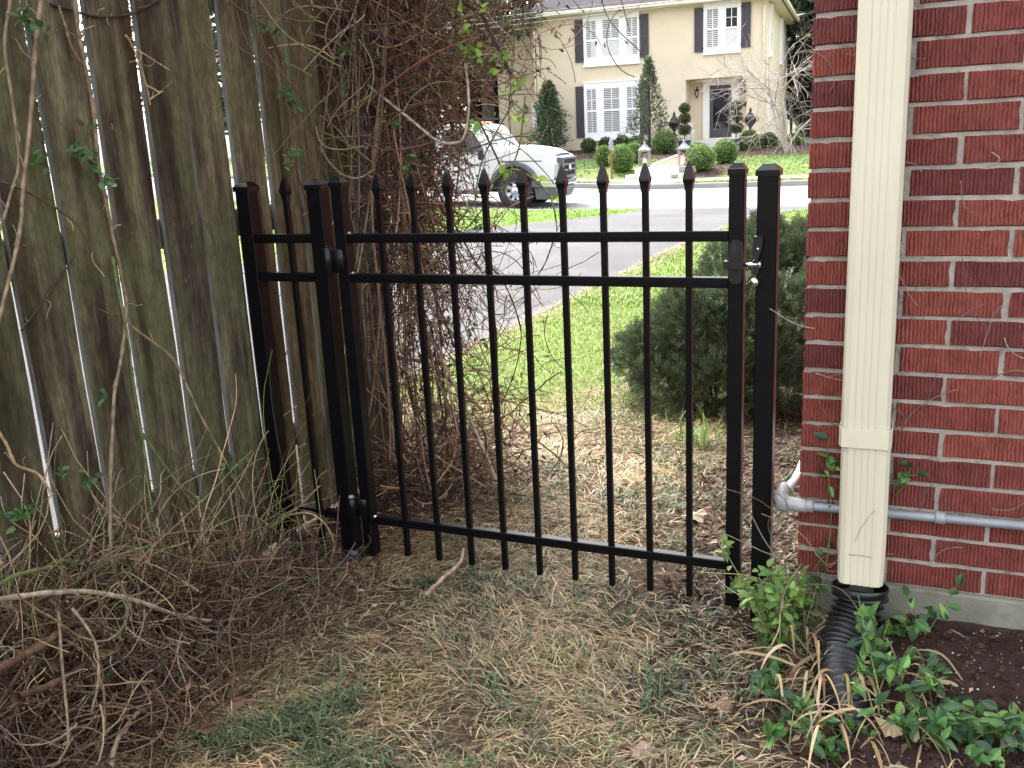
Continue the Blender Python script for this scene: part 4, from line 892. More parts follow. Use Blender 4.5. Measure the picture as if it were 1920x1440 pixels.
def text_mesh(s, size):
    cu = bpy.data.curves.new('txt', 'FONT'); cu.body = s; cu.size = size; cu.align_x = 'CENTER'; cu.extrude = .0015; cu.offset = .007
    ob = bpy.data.objects.new('txt', cu); COL.objects.link(ob); bpy.context.view_layer.update()
    me = bpy.data.meshes.new_from_object(ob.evaluated_get(bpy.context.evaluated_depsgraph_get())); bpy.data.objects.remove(ob); me.materials.clear(); me.materials.append(M['ink']); return me
word = 'VERS PR'; ra = .34
for i, chx in enumerate(word):
    if chx == ' ': continue
    a = R(148-i*17.5); o = link('letter', text_mesh(chx, .125), tk, (-1.22+ra*math.cos(a), .004, .63+ra*math.sin(a))); o.rotation_euler = Matrix.Rotation(a-math.pi/2, 4, Vector((0, -1, 0))).to_3x3().to_euler() if False else (Matrix.Rotation(-(a-math.pi/2), 3, 'Y') @ Matrix.Rotation(math.pi/2, 3, 'X')).to_euler()
o = link('number', text_mesh('14', .10), ws, (-.585, .42, 1.565)); o.rotation_euler = (Matrix.Rotation(math.pi/2, 3, 'Z') @ Matrix.Rotation(R(57), 3, 'X')).to_euler()

# ------------------------------------------------------------ trees and houses behind
def tree(name, label, loc, H, Rc, zc, n, pal, size, trunk_r=.2, gaps=.45, cl=60, group='trees behind the cream house', squash=1.):
    t = thing(name, label, 'tree', loc, 0, group)
    cc = sph(cl)*(rng.uniform(.25, 1, (cl, 1))**.5)*np.array([Rc, Rc, (H-zc)/2*squash])+np.array([0, 0, (H+zc)/2]); per = n//cl
    cr = rng.uniform(.16, .36, cl)*Rc
    P = np.concatenate([c_+sph(per)*(rng.uniform(0, 1, (per, 1))**.45)*r_*np.array([1.2, 1.2, .7]) for c_, r_ in zip(cc, cr)])
    cb_ = np.repeat(rng.uniform(.7, 1.3, (cl, 1)), per, 0)
    k = MB().leaves(P, sph(len(P))+np.array([0, 0, -.2]), sph(len(P)), size*rng.uniform(.6, 1.5, len(P)), size*.5*rng.uniform(.5, 1.2, len(P)), np.clip(pick(pal, len(P), None, .2)*cb_, .003, .8)); build('crown', k, 'leaf', t)
    k = MB().tubes(np.array([(0, 0, -.3), (.05*H*.1, 0, H*.3), (0, .1, H*.6), (.1, 0, H*.85)]), np.array([[trunk_r*1.3, trunk_r, trunk_r*.6, trunk_r*.15]]), 8)
    for c_ in cc[:26]:
        b = np.array([0, 0, max(zc*.7, c_[2]*.65)]); k.tubes(smooth_path([b, (b+c_)/2+np.array([0, 0, .15]), c_], 3), trunk_r*.16, 5)
    build('trunk', k, 'bark', t)
DK = [(.022, .035, .018), (.035, .052, .025), (.05, .07, .035), (.028, .04, .02)]; GR = [(.055, .065, .035), (.075, .085, .05), (.05, .05, .035), (.09, .095, .06)]
tree('evergreen_tree', 'loose dark evergreen tree behind the truck, left of cream house', (-14.6, 33.0, .7), 10.5, 2.3, 2.6, 15000, [(.05, .075, .035), (.07, .10, .05), (.035, .055, .025), (.09, .12, .065)], .17, .24, cl=90)
for a in (('tall dark tree directly behind the left roof edge of house', (-17, 50, .8), 15, 5, 1, DK), ('broad dark tree behind the middle of the vine tangle', (-24, 44, .9), 13, 5, .4, GR), ('tall pale green tree left beyond the truck', (-33, 42, 1.2), 14, 6, .3, GR),
          ('dark tree far left beyond the wooden fence', (-44, 34, 1.3), 13, 6, .3, DK), ('dark evergreen right of cream house beside brick wall', (-4.4, 50, .8), 14, 3.2, .2, DK), ('dense grey green tree low behind the truck bed', (-21, 36, 1.2), 9, 4, .2, GR), ('dark shrubby tree left behind the truck cab', (-17.5, 40, 1.0), 8, 3.4, .1, DK), ('grey green tree farther right behind the brick wall edge', (-1.6, 47, .8), 11, 3.4, .2, GR), ('large dark tree behind the roof of cream house', (-9, 64, .8), 17, 6, 4, DK)):
    tree('background_tree', a[0], a[1], a[2], a[3], a[4], 9000, a[5], .5, .35)
# pale bare tree at the right house corner
bt = thing('bare_tree', 'bare pale twiggy tree before the right corner of cream house', 'tree', (-2.75, 30.2, float(G(-2.75, 30.2))))
segs = {0: [], 1: [], 2: []}
def grow(p, d, L, r, lev):
    n = 7; q = [np.array(p)]; d = np.array(d)/np.linalg.norm(d)
    for i in range(n-1):
        d = d+rng.normal(0, .13, 3)+np.array([0, 0, (.03, -.02, -.05, -.06)[lev]]); d /= np.linalg.norm(d); q.append(q[-1]+d*L/(n-1))
    q = np.array(q); segs[min(lev, 2)].append((q, np.linspace(r, r*.45, n)))
    if lev < 3:
        for i in range((5, 5, 3)[lev]):
            t = rng.uniform(.25, 1); j = int(t*(n-1)); a = d*.6+sph(1)[0]*(.9, .85, .8)[lev]+np.array([0, 0, .25 if lev == 0 else 0]); grow(q[j], a, L*rng.uniform(.5, .85), r*.5, lev+1)
for d0 in ((.05, 0, 1), (-.3, -.1, 1), (.35, .1, .9), (-.15, .2, .8)): grow((0, 0, 0), d0, 2.5, .045, 0)
for lv, nm in ((0, 'trunk'), (1, 'branch'), (2, 'twig')):
    k = MB(); [k.tubes(q, np.maximum(r_, .0042)[None], 5) for q, r_ in segs[lv]]; o = build(nm, k, 'pale_bark', bt)
    if lv: tag(o, kind='stuff')
# neighbour seen through the gaps of the wooden fence
nh = thing('neighbor_house', 'red brick neighbour house glimpsed through gaps of the wooden fence', 'house', (-11, -3, 0))
build('wall', MB().box((-8, -9, -.2), (0, 8, 4.2)), 'red_brick_far', nh); build('roof', MB().prism([(-8.5, 4.2), (.5, 4.2), (-4, 7.0)], -9.4, 8.4, 'y'), 'roof', nh)
for yy in (-5, -1.2, 3.4):
    w_ = build('window', MB().box((.001, yy-.6, 1.1), (.07, yy+.6, 2.7)), 'white', nh); build('pane', MB().box((.071, yy-.5, 1.2), (.078, yy+.5, 2.6)), 'glass_dark', w_)
def hedge(name, label, x0, x1, y0, y1, h):
    t = thing(name, label, 'hedge', (x0, y0, 0)); n = 5000
    P = np.stack([rng.uniform(0, x1-x0, n), rng.uniform(0, y1-y0, n), rng.uniform(0, h, n)], 1); build('foliage', MB().leaves(P, sph(n), sph(n), .12, .07, pick(DK, n)), 'leaf', t)
    build('branches', MB().box((.12, .12, 0), (x1-x0-.12, y1-y0-.12, h-.12)), 'hidden_leaf', t)
hedge('hedge', 'dark hedge before the brick neighbour house beyond the driveway', -10.6, -9.9, -11, 6, .9)

# ------------------------------------------------------------ vines on the fence and round its end
STEMS = [
 ('tan',0.0045,[(-0.485,-0.701,1.711),(-0.485,-0.713,1.664),(-0.485,-0.75,1.564),(-0.485,-0.757,1.431),(-0.485,-0.772,1.301),(-0.485,-0.804,1.236),(-0.485,-0.844,1.168),(-0.485,-0.906,1.085)]),
 ('tan',0.006,[(-0.48,-0.619,1.72),(-0.48,-0.633,1.672),(-0.48,-0.666,1.581),(-0.48,-0.704,1.455),(-0.48,-0.76,1.288),(-0.48,-0.789,1.193),(-0.48,-0.823,1.11),(-0.48,-0.874,1.007),(-0.48,-0.931,0.919)]),
 ('tan',0.0055,[(-0.49,-0.52,1.733),(-0.49,-0.526,1.61),(-0.49,-0.518,1.529),(-0.49,-0.515,1.434),(-0.49,-0.525,1.303),(-0.49,-0.522,1.237),(-0.49,-0.515,1.113),(-0.49,-0.51,1.001),(-0.49,-0.506,0.929),(-0.47,-0.565,0.812),(-0.45,-0.63,0.715),(-0.43,-0.689,0.576),(-0.4,-0.75,0.443),(-0.37,-0.796,0.336),(-0.33,-0.815,0.249),(-0.28,-0.799,0.131),(-0.25,-0.818,0.057),(-0.24,-0.854,-0.016)]),
 ('straw',0.0028,[(-0.485,-0.58,1.666),(-0.485,-0.571,1.625),(-0.485,-0.56,1.57),(-0.485,-0.531,1.526)]),
 ('brown',0.003,[(-0.49,-0.821,1.268),(-0.48,-0.738,1.225),(-0.48,-0.662,1.175),(-0.47,-0.638,1.14),(-0.46,-0.6,1.042)]),
 ('dark',0.0035,[(-0.505,-0.585,1.67),(-0.505,-0.499,1.657),(-0.505,-0.414,1.655),(-0.505,-0.319,1.674),(-0.505,-0.212,1.718)]),
 ('straw',0.0028,[(-0.49,-0.374,1.615),(-0.49,-0.354,1.59),(-0.49,-0.337,1.544),(-0.49,-0.323,1.491),(-0.49,-0.319,1.443)]),
 ('straw',0.0025,[(-0.5,-0.35,1.591),(-0.49,-0.289,1.56),(-0.47,-0.25,1.533)]),
 ('straw',0.0025,[(-0.5,-0.312,1.492),(-0.48,-0.287,1.474),(-0.47,-0.287,1.477),(-0.49,-0.32,1.454)]),
 ('dark',0.003,[(-0.5,-0.829,0.922),(-0.5,-0.758,0.974),(-0.5,-0.68,1.04),(-0.5,-0.64,1.074)]),
 ('green',0.0045,[(-0.49,-0.522,0.572),(-0.47,-0.445,0.411),(-0.45,-0.344,0.275),(-0.4,-0.318,0.145),(-0.36,-0.317,0.015),(-0.32,-0.341,-0.068)]),
 ('straw',0.004,[(-0.49,-0.508,0.872),(-0.47,-0.403,0.765),(-0.46,-0.368,0.675),(-0.45,-0.341,0.577),(-0.44,-0.279,0.427),(-0.42,-0.233,0.275)]),
 ('green',0.004,[(-0.49,-0.531,1.06),(-0.48,-0.537,0.949),(-0.48,-0.532,0.833),(-0.47,-0.548,0.661),(-0.46,-0.554,0.559),(-0.44,-0.58,0.463),(-0.42,-0.598,0.38)]),
 ('straw',0.004,[(-0.45,-0.989,0.762),(-0.44,-0.97,0.694),(-0.43,-0.962,0.641),(-0.42,-0.92,0.601),(-0.4,-0.912,0.547)]),
 ('pale',0.0065,[(-0.26,-1.219,0.451),(-0.25,-1.081,0.404),(-0.24,-0.965,0.347),(-0.235,-0.869,0.281),(-0.23,-0.749,0.183),(-0.22,-0.654,0.114),(-0.21,-0.566,0.074)]),
 ('green',0.006,[(-0.3,-1.162,0.453),(-0.31,-1.089,0.446),(-0.33,-1,0.418)]),
 ('brown',0.013,[(-0.16,-1.306,0.359),(-0.22,-1.166,0.318),(-0.3,-0.974,0.278)]),
 ('brown',0.012,[(-0.12,-1.291,0.303),(-0.18,-1.161,0.248),(-0.26,-0.998,0.189)]),
 ('tan',0.006,[(-0.06,-1.164,0.059),(-0.09,-1.111,0.089),(-0.14,-1.007,0.077),(-0.2,-0.884,0.021)]),
 ('straw',0.003,[(-0.4,-0.514,0.349),(-0.36,-0.544,0.207),(-0.3,-0.655,0.143),(-0.27,-0.695,0.091),(-0.25,-0.743,-0.018)]),
 ('tan',0.0035,[(-0.2,-1.069,0.37),(-0.15,-1.071,0.304),(-0.12,-1.102,0.237),(-0.1,-1.149,0.193)]),
 ('tan',0.0035,[(-0.3,-1.023,0.344),(-0.2,-1.116,0.281),(-0.12,-1.188,0.214),(-0.1,-1.214,0.16),(-0.1,-1.244,0.131)]),
 ('green',0.003,[(-0.4,-0.623,0.362),(-0.35,-0.63,0.248),(-0.3,-0.654,0.127)]),
 ('straw',0.0035,[(-0.489,-0.06,0.111),(-0.379,-0.07,0.165),(-0.315,-0.07,0.178),(-0.264,-0.06,0.151),(-0.246,-0.04,0.077),(-0.266,-0.03,0.013),(-0.329,-0.02,-0.077)]),
 ('straw',0.003,[(-0.548,-0.08,0.045),(-0.459,-0.07,0.118),(-0.351,-0.06,0.192),(-0.267,-0.05,0.27)]),
 ('straw',0.0035,[(-0.186,-0.5,-0.116),(-0.151,-0.48,-0.02),(-0.178,-0.45,0.017),(-0.145,-0.43,0.029)]),
 ('tan',0.006,[(0.299,-0.42,0.156),(0.317,-0.35,0.176),(0.329,-0.27,0.187),(0.305,-0.2,0.193)]),
 ('brown',0.007,[(-0.583,0.62,1.916),(-0.591,0.62,1.812),(-0.595,0.62,1.724),(-0.565,0.62,1.601),(-0.533,0.62,1.484),(-0.482,0.62,1.333),(-0.473,0.62,1.201)]),
 ('brown',0.006,[(-0.621,0.58,1.915),(-0.619,0.58,1.793),(-0.597,0.58,1.721),(-0.575,0.58,1.661),(-0.551,0.58,1.539),(-0.553,0.58,1.356),(-0.55,0.58,1.206)]),
 ('brown',0.005,[(-0.49,0.209,1.708),(-0.48,0.287,1.562),(-0.47,0.291,1.44),(-0.46,0.272,1.327),(-0.47,0.289,1.214),(-0.48,0.358,1.09)]),
 ('brown',0.005,[(-0.48,0.356,1.72),(-0.46,0.355,1.542),(-0.46,0.375,1.384),(-0.45,0.424,1.206)]),
 ('tan',0.0055,[(-0.675,0.3,1.803),(-0.617,0.4,1.742),(-0.516,0.5,1.687),(-0.484,0.6,1.66),(-0.437,0.7,1.59)]),
 ('green',0.0025,[(-0.5,0.076,1.747),(-0.47,0.13,1.704),(-0.45,0.182,1.704),(-0.44,0.285,1.667)]),
 ('pale',0.0055,[(-0.423,0.7,1.516),(-0.352,0.66,1.474),(-0.26,0.62,1.419),(-0.17,0.6,1.356),(-0.088,0.58,1.308),(-0.02,0.58,1.303),(0.005,0.6,1.335),(0.016,0.62,1.433),(-0.011,0.66,1.557)]),
 ('tan',0.005,[(-0.613,0.5,1.396),(-0.531,0.5,1.325),(-0.494,0.5,1.264),(-0.44,0.5,1.212),(-0.382,0.52,1.195),(-0.334,0.56,1.222)]),
 ('red',0.0035,[(-0.452,0.55,1.397),(-0.33,0.55,1.458),(-0.226,0.55,1.516),(-0.104,0.55,1.575),(-0.003,0.55,1.606),(0.1,0.55,1.625)]),
 ('green',0.003,[(-0.609,0.5,1.423),(-0.511,0.5,1.364),(-0.413,0.5,1.32),(-0.306,0.5,1.244)]),
 ('dark',0.007,[(-0.104,0.8,1.853),(-0.074,0.8,1.78),(0.006,0.78,1.719),(0.046,0.75,1.661),(0.106,0.72,1.568),(0.137,0.7,1.514)]),
 ('pale',0.0028,[(-0.036,0.75,1.581),(0.036,0.75,1.591),(0.085,0.75,1.572),(0.134,0.75,1.566),(0.183,0.75,1.545),(0.24,0.75,1.527),(0.287,0.75,1.497),(0.319,0.75,1.472)]),
 ('pale',0.0022,[(0.069,0.75,1.467),(0.119,0.75,1.461),(0.179,0.75,1.464),(0.232,0.75,1.44)]),
 ('green',0.003,[(0.188,0.7,1.441),(0.175,0.7,1.364),(0.156,0.7,1.275),(0.116,0.7,1.187),(0.092,0.7,1.125)]),
 ('green',0.0032,[(0.025,0.6,1.125),(0.065,0.6,1.143),(0.163,0.6,1.204),(0.245,0.6,1.17),(0.305,0.6,1.101),(0.323,0.6,1.004),(0.311,0.6,0.968),(0.277,0.6,0.891),(0.247,0.6,0.847)]),
 ('green',0.003,[(0.169,0.65,1.425),(0.123,0.65,1.365),(0.049,0.65,1.256),(0.022,0.65,1.19),(-0,0.65,1.094)]),
 ('dark',0.0025,[(-0.028,0.75,0.894),(0.061,0.75,0.778),(0.107,0.75,0.64),(0.103,0.75,0.56),(0.072,0.75,0.45),(0.015,0.75,0.328)]),
 ('brown',0.003,[(-0.051,0.7,1.614),(-0.082,0.7,1.458),(-0.073,0.7,1.24),(-0.114,0.7,1.016),(-0.085,0.7,0.823)]),
 ('tan',0.006,[(-0.547,0.75,0.598),(-0.501,0.7,0.503),(-0.436,0.65,0.369),(-0.377,0.65,0.244),(-0.299,0.7,0.081)]),
 ('tan',0.009,[(-0.465,0.8,0.482),(-0.321,0.8,0.467),(-0.236,0.85,0.372),(-0.137,0.9,0.254)]),
 ('tan',0.007,[(-0.556,0.7,-0.047),(-0.421,0.65,0.019),(-0.189,0.62,0.054),(-0.019,0.6,0.099)]),
 ('brown',0.009,[(-0.326,0.75,0.083),(-0.27,0.8,0.206),(-0.266,0.85,0.281)]),
 ('pale',0.006,[(-0.311,0.8,0.596),(-0.138,0.7,0.374),(-0.011,0.6,0.225),(0.069,0.55,0.105)]),
]
LEAVES = [
 ('d', -0.47, -0.693, 1.619),
 ('d', -0.47, -0.658, 1.61),
 ('d', -0.47, -0.702, 1.641),
 ('d', -0.47, -0.599, 1.331),
 ('d', -0.47, -0.577, 1.317),
 ('d', -0.47, -0.618, 1.319),
 ('d', -0.47, -0.735, 1.313),
 ('d', -0.47, -0.721, 1.31),
 ('d', -0.47, -0.546, 1.257),
 ('d', -0.47, -0.523, 1.243),
 ('d', -0.47, -0.562, 1.388),
 ('d', -0.47, -0.701, 1.612),
 ('d', -0.47, -0.557, 1.291),
 ('d', -0.45, 0.226, 1.648),
 ('d', -0.45, 0.187, 1.661),
 ('d', -0.45, 0.254, 1.497),
 ('d', -0.45, 0.261, 1.456),
 ('d', -0.45, 0.221, 1.471),
 ('d', -0.45, 0.229, 1.281),
 ('d', -0.45, 0.212, 1.265),
 ('d', -0.45, 0.261, 1.297),
 ('d', -0.45, 0.272, 1.439),
 ('d', -0.45, 0.238, 1.488),
 ('d', -0.505, 0.5, 1.227),
 ('d', -0.528, 0.5, 1.219),
 ('d', -0.251, 0.5, 1.378),
 ('d', -0.158, 0.5, 1.269),
 ('d', -0.181, 0.5, 1.234),
 ('d', -0.2, 0.5, 1.367),
 ('d', -0.284, 0.5, 1.67),
 ('d', -0.396, 0.5, 1.612),
 ('d', -0.373, 0.5, 1.627),
 ('b', -0.046, 0.72, 1.675),
 ('b', 0.001, 0.72, 1.615),
 ('b', -0.03, 0.72, 1.613),
 ('b', -0.021, 0.72, 1.595),
 ('b', 0.113, 0.72, 1.585),
 ('b', 0.099, 0.72, 1.581),
 ('b', 0.157, 0.72, 1.487),
 ('b', 0.162, 0.72, 1.47),
 ('b', 0.132, 0.72, 1.459),
 ('b', 0.028, 0.72, 1.578),
 ('b', 0.077, 0.72, 1.545),
 ('b', 0.162, 0.72, 1.359),
 ('b', 0.143, 0.72, 1.366),
 ('b', -0.015, 0.72, 1.374),
 ('b', -0.005, 0.72, 1.364),
 ('b', 0.293, 0.72, 1.11),
 ('b', 0.283, 0.72, 1.101),
 ('b', 0.206, 0.72, 1.166),
 ('b', 0.087, 0.72, 1.188),
 ('b', 0.107, 0.72, 1.197),
 ('b', -0.043, 0.72, 1.727),
 ('b', 0.028, 0.72, 1.729),
 ('d', -0.4, -1.02, 0.55),
 ('d', -0.4, -0.989, 0.531),
 ('d', -0.4, -0.966, 0.535),
 ('d', -0.4, -1.011, 0.527),
 ('d', -0.4, -0.808, 0.55),
 ('d', -0.4, -0.776, 0.545),
 ('d', -0.4, -0.711, 0.74),
 ('d', -0.4, -0.276, 0.407),
 ('d', -0.4, -0.301, 0.4),
 ('d', -0.4, -0.238, 0.411),
 ('d', -0.4, -0.849, 0.585),
 ('d', -0.258, 0.8, 1.243),
 ('d', -0.286, 0.8, 1.186),
 ('d', -0.056, 0.8, 0.986),
 ('d', -0.126, 0.8, 0.602),
 ('d', -0.072, 0.8, 0.562),
 ('d', -0.176, 0.8, 0.537),
 ('d', -0.253, 0.8, 0.427),
 ('d', -0.214, 0.8, 0.641),
 ('d', -0.1, 0.8, 0.644),
 ('d', -0.382, 0.8, 0.593)]
PILE = range(14, 27)
STEMS[16] = ('brown', .009, STEMS[16][2]); STEMS[17] = ('brown', .008, STEMS[17][2])
fv = thing('fence_vine', 'tan and green climbing vine stems up the weathered wooden fence', 'vine', (-.5, -.5, 0))
vt = thing('vine_tangle', 'dense brown vine tangle with dry leaves smothering the fence end', 'vine', (-.45, .8, 0))
bp = thing('brush_pile', 'heap of cut brown vine stems at the foot of the wooden fence', 'brush pile', (-.3, -.9, 0))
def stem(i, c, r, pts):
    par = bp if i in PILE else (fv if pts[len(pts)//2][1] < .15 and pts[len(pts)//2][0] < -.36 else vt)
    p = smooth_path(pts, 8); n = len(p); p = p+np.cumsum(rng.normal(0, r*.16, (n, 3)), 0)*.5
    nodes = 1+.35*(rng.uniform(0, 1, n) > .86); rr = np.linspace(r, r*.72, n)*nodes*(1+rng.normal(0, .06, n))
    col = np.array(STEMC[c])*(1+rng.normal(0, .12)); colv = np.repeat(np.clip(col*(1+rng.normal(0, .16, (n, 1))), .01, .9), 6, 0)
    o = np.array(par.location); build('stem', MB().tubes(p-o, rr[None], 6, colv), 'stem', par, True)
    k = MB(); m = max(2, int(n/9)); idx = rng.integers(0, n, m)
    q = wander(p[idx]-o, sph(m)+np.array([.4, -.2, 0]), 9, rng.uniform(.004, .010, m), .5)
    k.tubes(q, .0011, 4, rvar(STEMC['straw'] if c != 'green' else STEMC['green'], m)); tag(build('tendril', k, 'stem', par), kind='stuff')
for i, (c_, r_, p_) in enumerate(STEMS): stem(i, c_, r_, p_)
# extra creeping stems low on the fence
for i in range(34):
    y0 = rng.uniform(-1.1, .1); z0 = rng.uniform(.0, .25); g = rng.choice(['green', 'straw', 'tan', 'brown', 'straw'])
    q = wander(np.array([[-.49+rng.uniform(0, .2), y0, z0]]), np.array([[rng.normal(-.1, .25), rng.normal(.2, .5), 1.]]), 14, rng.uniform(.022, .052), .13)[0]; q[:, 0] = np.clip(q[:, 0], -.495, -.05)
    n = len(q); q = smooth_path(q, 3); r = rng.uniform(.0012, .0026)
    build('stem', MB().tubes(q-np.array(fv.location), np.linspace(r, r*.5, len(q))[None], 5, rvar(STEMC[g], 1)), 'stem', fv, True)
LP = {'d': [(.055, .115, .035), (.075, .15, .04), (.045, .09, .035)], 'b': [(.20, .33, .05), (.26, .40, .07), (.14, .26, .05)]}
for kd, x, y, z in LEAVES:
    par = fv if x < -.38 and y < .3 else vt; o = np.array(par.location); n = 3 if kd == 'b' else 5
    S = (.034 if kd == 'b' else .024)
    for j in range(n):
        d = sph(1)+np.array([[.3, -.3, .1]]); nn = sph(1)*.6+np.array([[.6, -.8, .5]])
        build('leaf', MB().broad(np.array([[x, y, z]])-o+rng.normal(0, .008, (1, 3)), d, nn, S*rng.uniform(.6, 1.3), S*rng.uniform(.4, .65), pick(LP[kd], 1)), 'leaf', par, True)
O = np.array(vt.location)
DRYC = [(.105, .062, .038), (.15, .092, .055), (.075, .045, .032), (.20, .135, .085), (.055, .035, .03)]
def cloud(n, kind):
    """scatter points of the tangle: column on the fence end, hanging curtain, heap at the foot, unseen crown added overhead for its shade"""
    u = rng.uniform(0, 1, n)
    if kind == 'column': P = np.stack([rng.normal(-.44, .085, n), rng.normal(.80, .10, n), rng.uniform(.45, 3.2, n)], 1)
    elif kind == 'curtain':
        x = -.5+np.abs(rng.normal(0, .30, n)); zlo = np.interp(x, [-.5, -.38, -.28, -.1, .1, .3], [.75, .8, 1.2, 1.42, 1.5, 1.6]); P = np.stack([x, rng.normal(.95, .17, n), zlo+(2.7-zlo)*rng.uniform(0, 1, n)**.9], 1)
    elif kind == 'mass': P = np.stack([np.minimum(rng.normal(-.38, .075, n), -.255), rng.normal(.92, .12, n), rng.uniform(.75, 2.7, n)], 1)
    elif kind == 'lower': P = np.stack([-.52+np.abs(rng.normal(0, .23, n)), rng.normal(.92, .15, n), rng.uniform(.1, 1.1, n)], 1)
    elif kind == 'heap': P = np.stack([rng.normal(-.28, .2, n), rng.normal(.72, .2, n), np.abs(rng.normal(0, .11, n))], 1)
    elif kind == 'left': P = np.stack([rng.normal(-.40, .05, n), rng.uniform(-.05, .75, n), rng.uniform(1.35, 2.2, n)], 1); P[:, 2] += (.4-P[:, 1])*.5
    else: P = np.stack([rng.normal(-.45, .42, n), rng.normal(.95, .38, n), rng.uniform(2.05, 3.5, n)], 1)
    return P-O
def twigs(name, n, kind, step, rad, curl, grav, pal, par=vt, npt=12, up=0.):
    P = cloud(n, kind); q = wander(P, sph(n)*np.array([1, 1, .9])+np.array([0, 0, up]), npt, rng.uniform(.6, 1.4, n)*step, curl, grav)
    k = MB().tubes(q, rng.uniform(.6, 1.4, n)*rad, 4, pick(pal, n, None, .3)); tag(build(name, k, 'stem', par), kind='stuff')
TW_ = [STEMC['brown'], STEMC['tan'], (.16, .10, .07), (.10, .06, .05), STEMC['straw'], (.07, .045, .04)]
twigs('hanging_stem', 150, 'column', .08, .0036, .05, -.05, TW_, npt=14, up=-5)
twigs('hanging_stem', 260, 'column', .05, .0022, .09, -.06, TW_, up=-2.2)
twigs('twig', 420, 'column', .022, .0014, .25, 0, TW_)
twigs('twig', 620, 'mass', .024, .0014, .28, -.04, TW_+[STEMC['red']])
twigs('twig', 900, 'curtain', .022, .0013, .30, -.04, TW_)
twigs('twig', 420, 'curtain', .035, .0017, .16, -.05, TW_+[STEMC['green']])
twigs('twig', 620, 'lower', .028, .0015, .25, -.03, TW_+[STEMC['green']])
twigs('twig', 420, 'heap', .026, .0022, .20, 0, TW_)
twigs('twig', 140, 'left', .03, .0018, .22, -.06, TW_+[STEMC['green']])
twigs('twig', 420, 'crown', .05, .002, .22, -.02, TW_)  # vine top carried on above the view, added to shade the foreground
def dryleaf(name, n, kind, S, pal, mat='dry', par=vt):
    P = cloud(n, kind); k = MB().leaves(P, sph(n)+np.array([0, 0, -.7]), sph(n), S*rng.uniform(.5, 1.5, n), S*rng.uniform(.2, .6, n), pick(pal, n, None, .3), .5, .3); tag(build(name, k, mat, par), kind='stuff')
dryleaf('dry_leaf', 1500, 'column', .022, DRYC); dryleaf('dry_leaf', 3800, 'mass', .026, [(.13, .07, .05), (.17, .10, .07), (.09, .052, .04), (.22, .14, .10)]); dryleaf('dry_leaf', 6200, 'curtain', .025, DRYC+[(.19, .115, .08)]); dryleaf('dry_leaf', 700, 'lower', .022, DRYC); dryleaf('dry_leaf', 900, 'heap', .03, DRYC+[(.25, .17, .10)])
dryleaf('dry_leaf', 5200, 'crown', .05, DRYC+[(.08, .10, .04), (.1, .13, .05)])  # unseen overhead leaves, made dense to keep sun off the near ground
dryleaf('green_leaf', 230, 'curtain', .03, LP['d']+LP['b'][:1], 'leaf'); dryleaf('green_leaf', 120, 'lower', .026, LP['d'], 'leaf'); dryleaf('green_leaf', 60, 'left', .026, LP['d'], 'leaf'); dryleaf('green_leaf', 70, 'column', .024, LP['d'], 'leaf')
# brush pile
O = np.array(bp.location)
def heap_h(x, y): return .27*sm(-.02, -.42, x)*sm(-.22, -.8, y)+.045*sm(.05, -.2, x)*sm(.05, -.3, y)
def pile(n, step, rad, curl, pal, npt=12, flat=.35):
    x = -.5+np.abs(rng.normal(0, .24, n)); y = -.28-1.4*rng.uniform(0, 1, n)**.9; y = np.where(rng.uniform(0, 1, n) < .06, rng.uniform(-.3, 0, n), y); x = np.where(x > .06+.1*(y+1), rng.uniform(-.5, -.1, n), x); z = heap_h(x, y)*rng.uniform(.05, 1.1, n)+.004
    d = sph(n)*np.array([1, 1, flat]); q = wander(np.stack([x, y, z], 1), d, npt, rng.uniform(.6, 1.4, n)*step, curl, -.01)
    q[:, :, 0] = np.maximum(q[:, :, 0], -.5); q[:, :, 0] = np.where(q[:, :, 0] > -.04, -.04+(q[:, :, 0]+.04)*.3, q[:, :, 0]); q[:, :, 1] = np.where(q[:, :, 1] > -.2, -.2+(q[:, :, 1]+.2)*.4, q[:, :, 1]); q[:, :, 2] = np.clip(q[:, :, 2], .002, None)
    tag(build('brush', MB().tubes(q-O, rng.uniform(.6, 1.5, n)*rad, 5, pick(pal, n, None, .28)), 'stem', bp), kind='stuff')
PB = [(.085, .048, .032), (.10, .058, .037), (.16, .105, .068), (.05, .029, .022), (.07, .042, .03), STEMC['tan'], (.09, .054, .036)]
pile(2300, .021, .0012, .3, PB); pile(380, .028, .0019, .22, PB); pile(14, .05, .0032, .13, PB); pile(1100, .014, .0010, .5, [STEMC['straw'], (.22, .13, .06), STEMC['tan']], flat=.8)
n = 260; x = -.5+np.abs(rng.normal(0, .09, n)); y = rng.uniform(-1.3, -.05, n)
q = wander(np.stack([x, y, heap_h(x, y)*.8], 1), sph(n)*.6+np.array([0, 0, 1.]), 12, rng.uniform(.01, .045, n), .25); q[:, :, 0] = np.maximum(q[:, :, 0], -.5)
tag(build('brush', MB().tubes(q-O, rng.uniform(.0009, .0018, n), 4, pick([STEMC['straw'], STEMC['brown'], STEMC['green'], STEMC['tan']], n)), 'stem', bp), kind='stuff')
n = 240; x = rng.uniform(-.48, .0, n); y = rng.uniform(-1.3, .1, n)
tag(build('dry_leaf', MB().leaves(np.stack([x, y, heap_h(x, y)*rng.uniform(.3, 1, n)+.01], 1)-O, sph(n), sph(n)+np.array([0, 0, .8]), .03*rng.uniform(.5, 1.4, n), .016*rng.uniform(.5, 1.4, n), pick(DRYC, n), .4, .2), 'dry', bp), kind='stuff')
n = 90; x = rng.uniform(-.48, -.1, n); y = rng.uniform(-1.2, -.1, n)
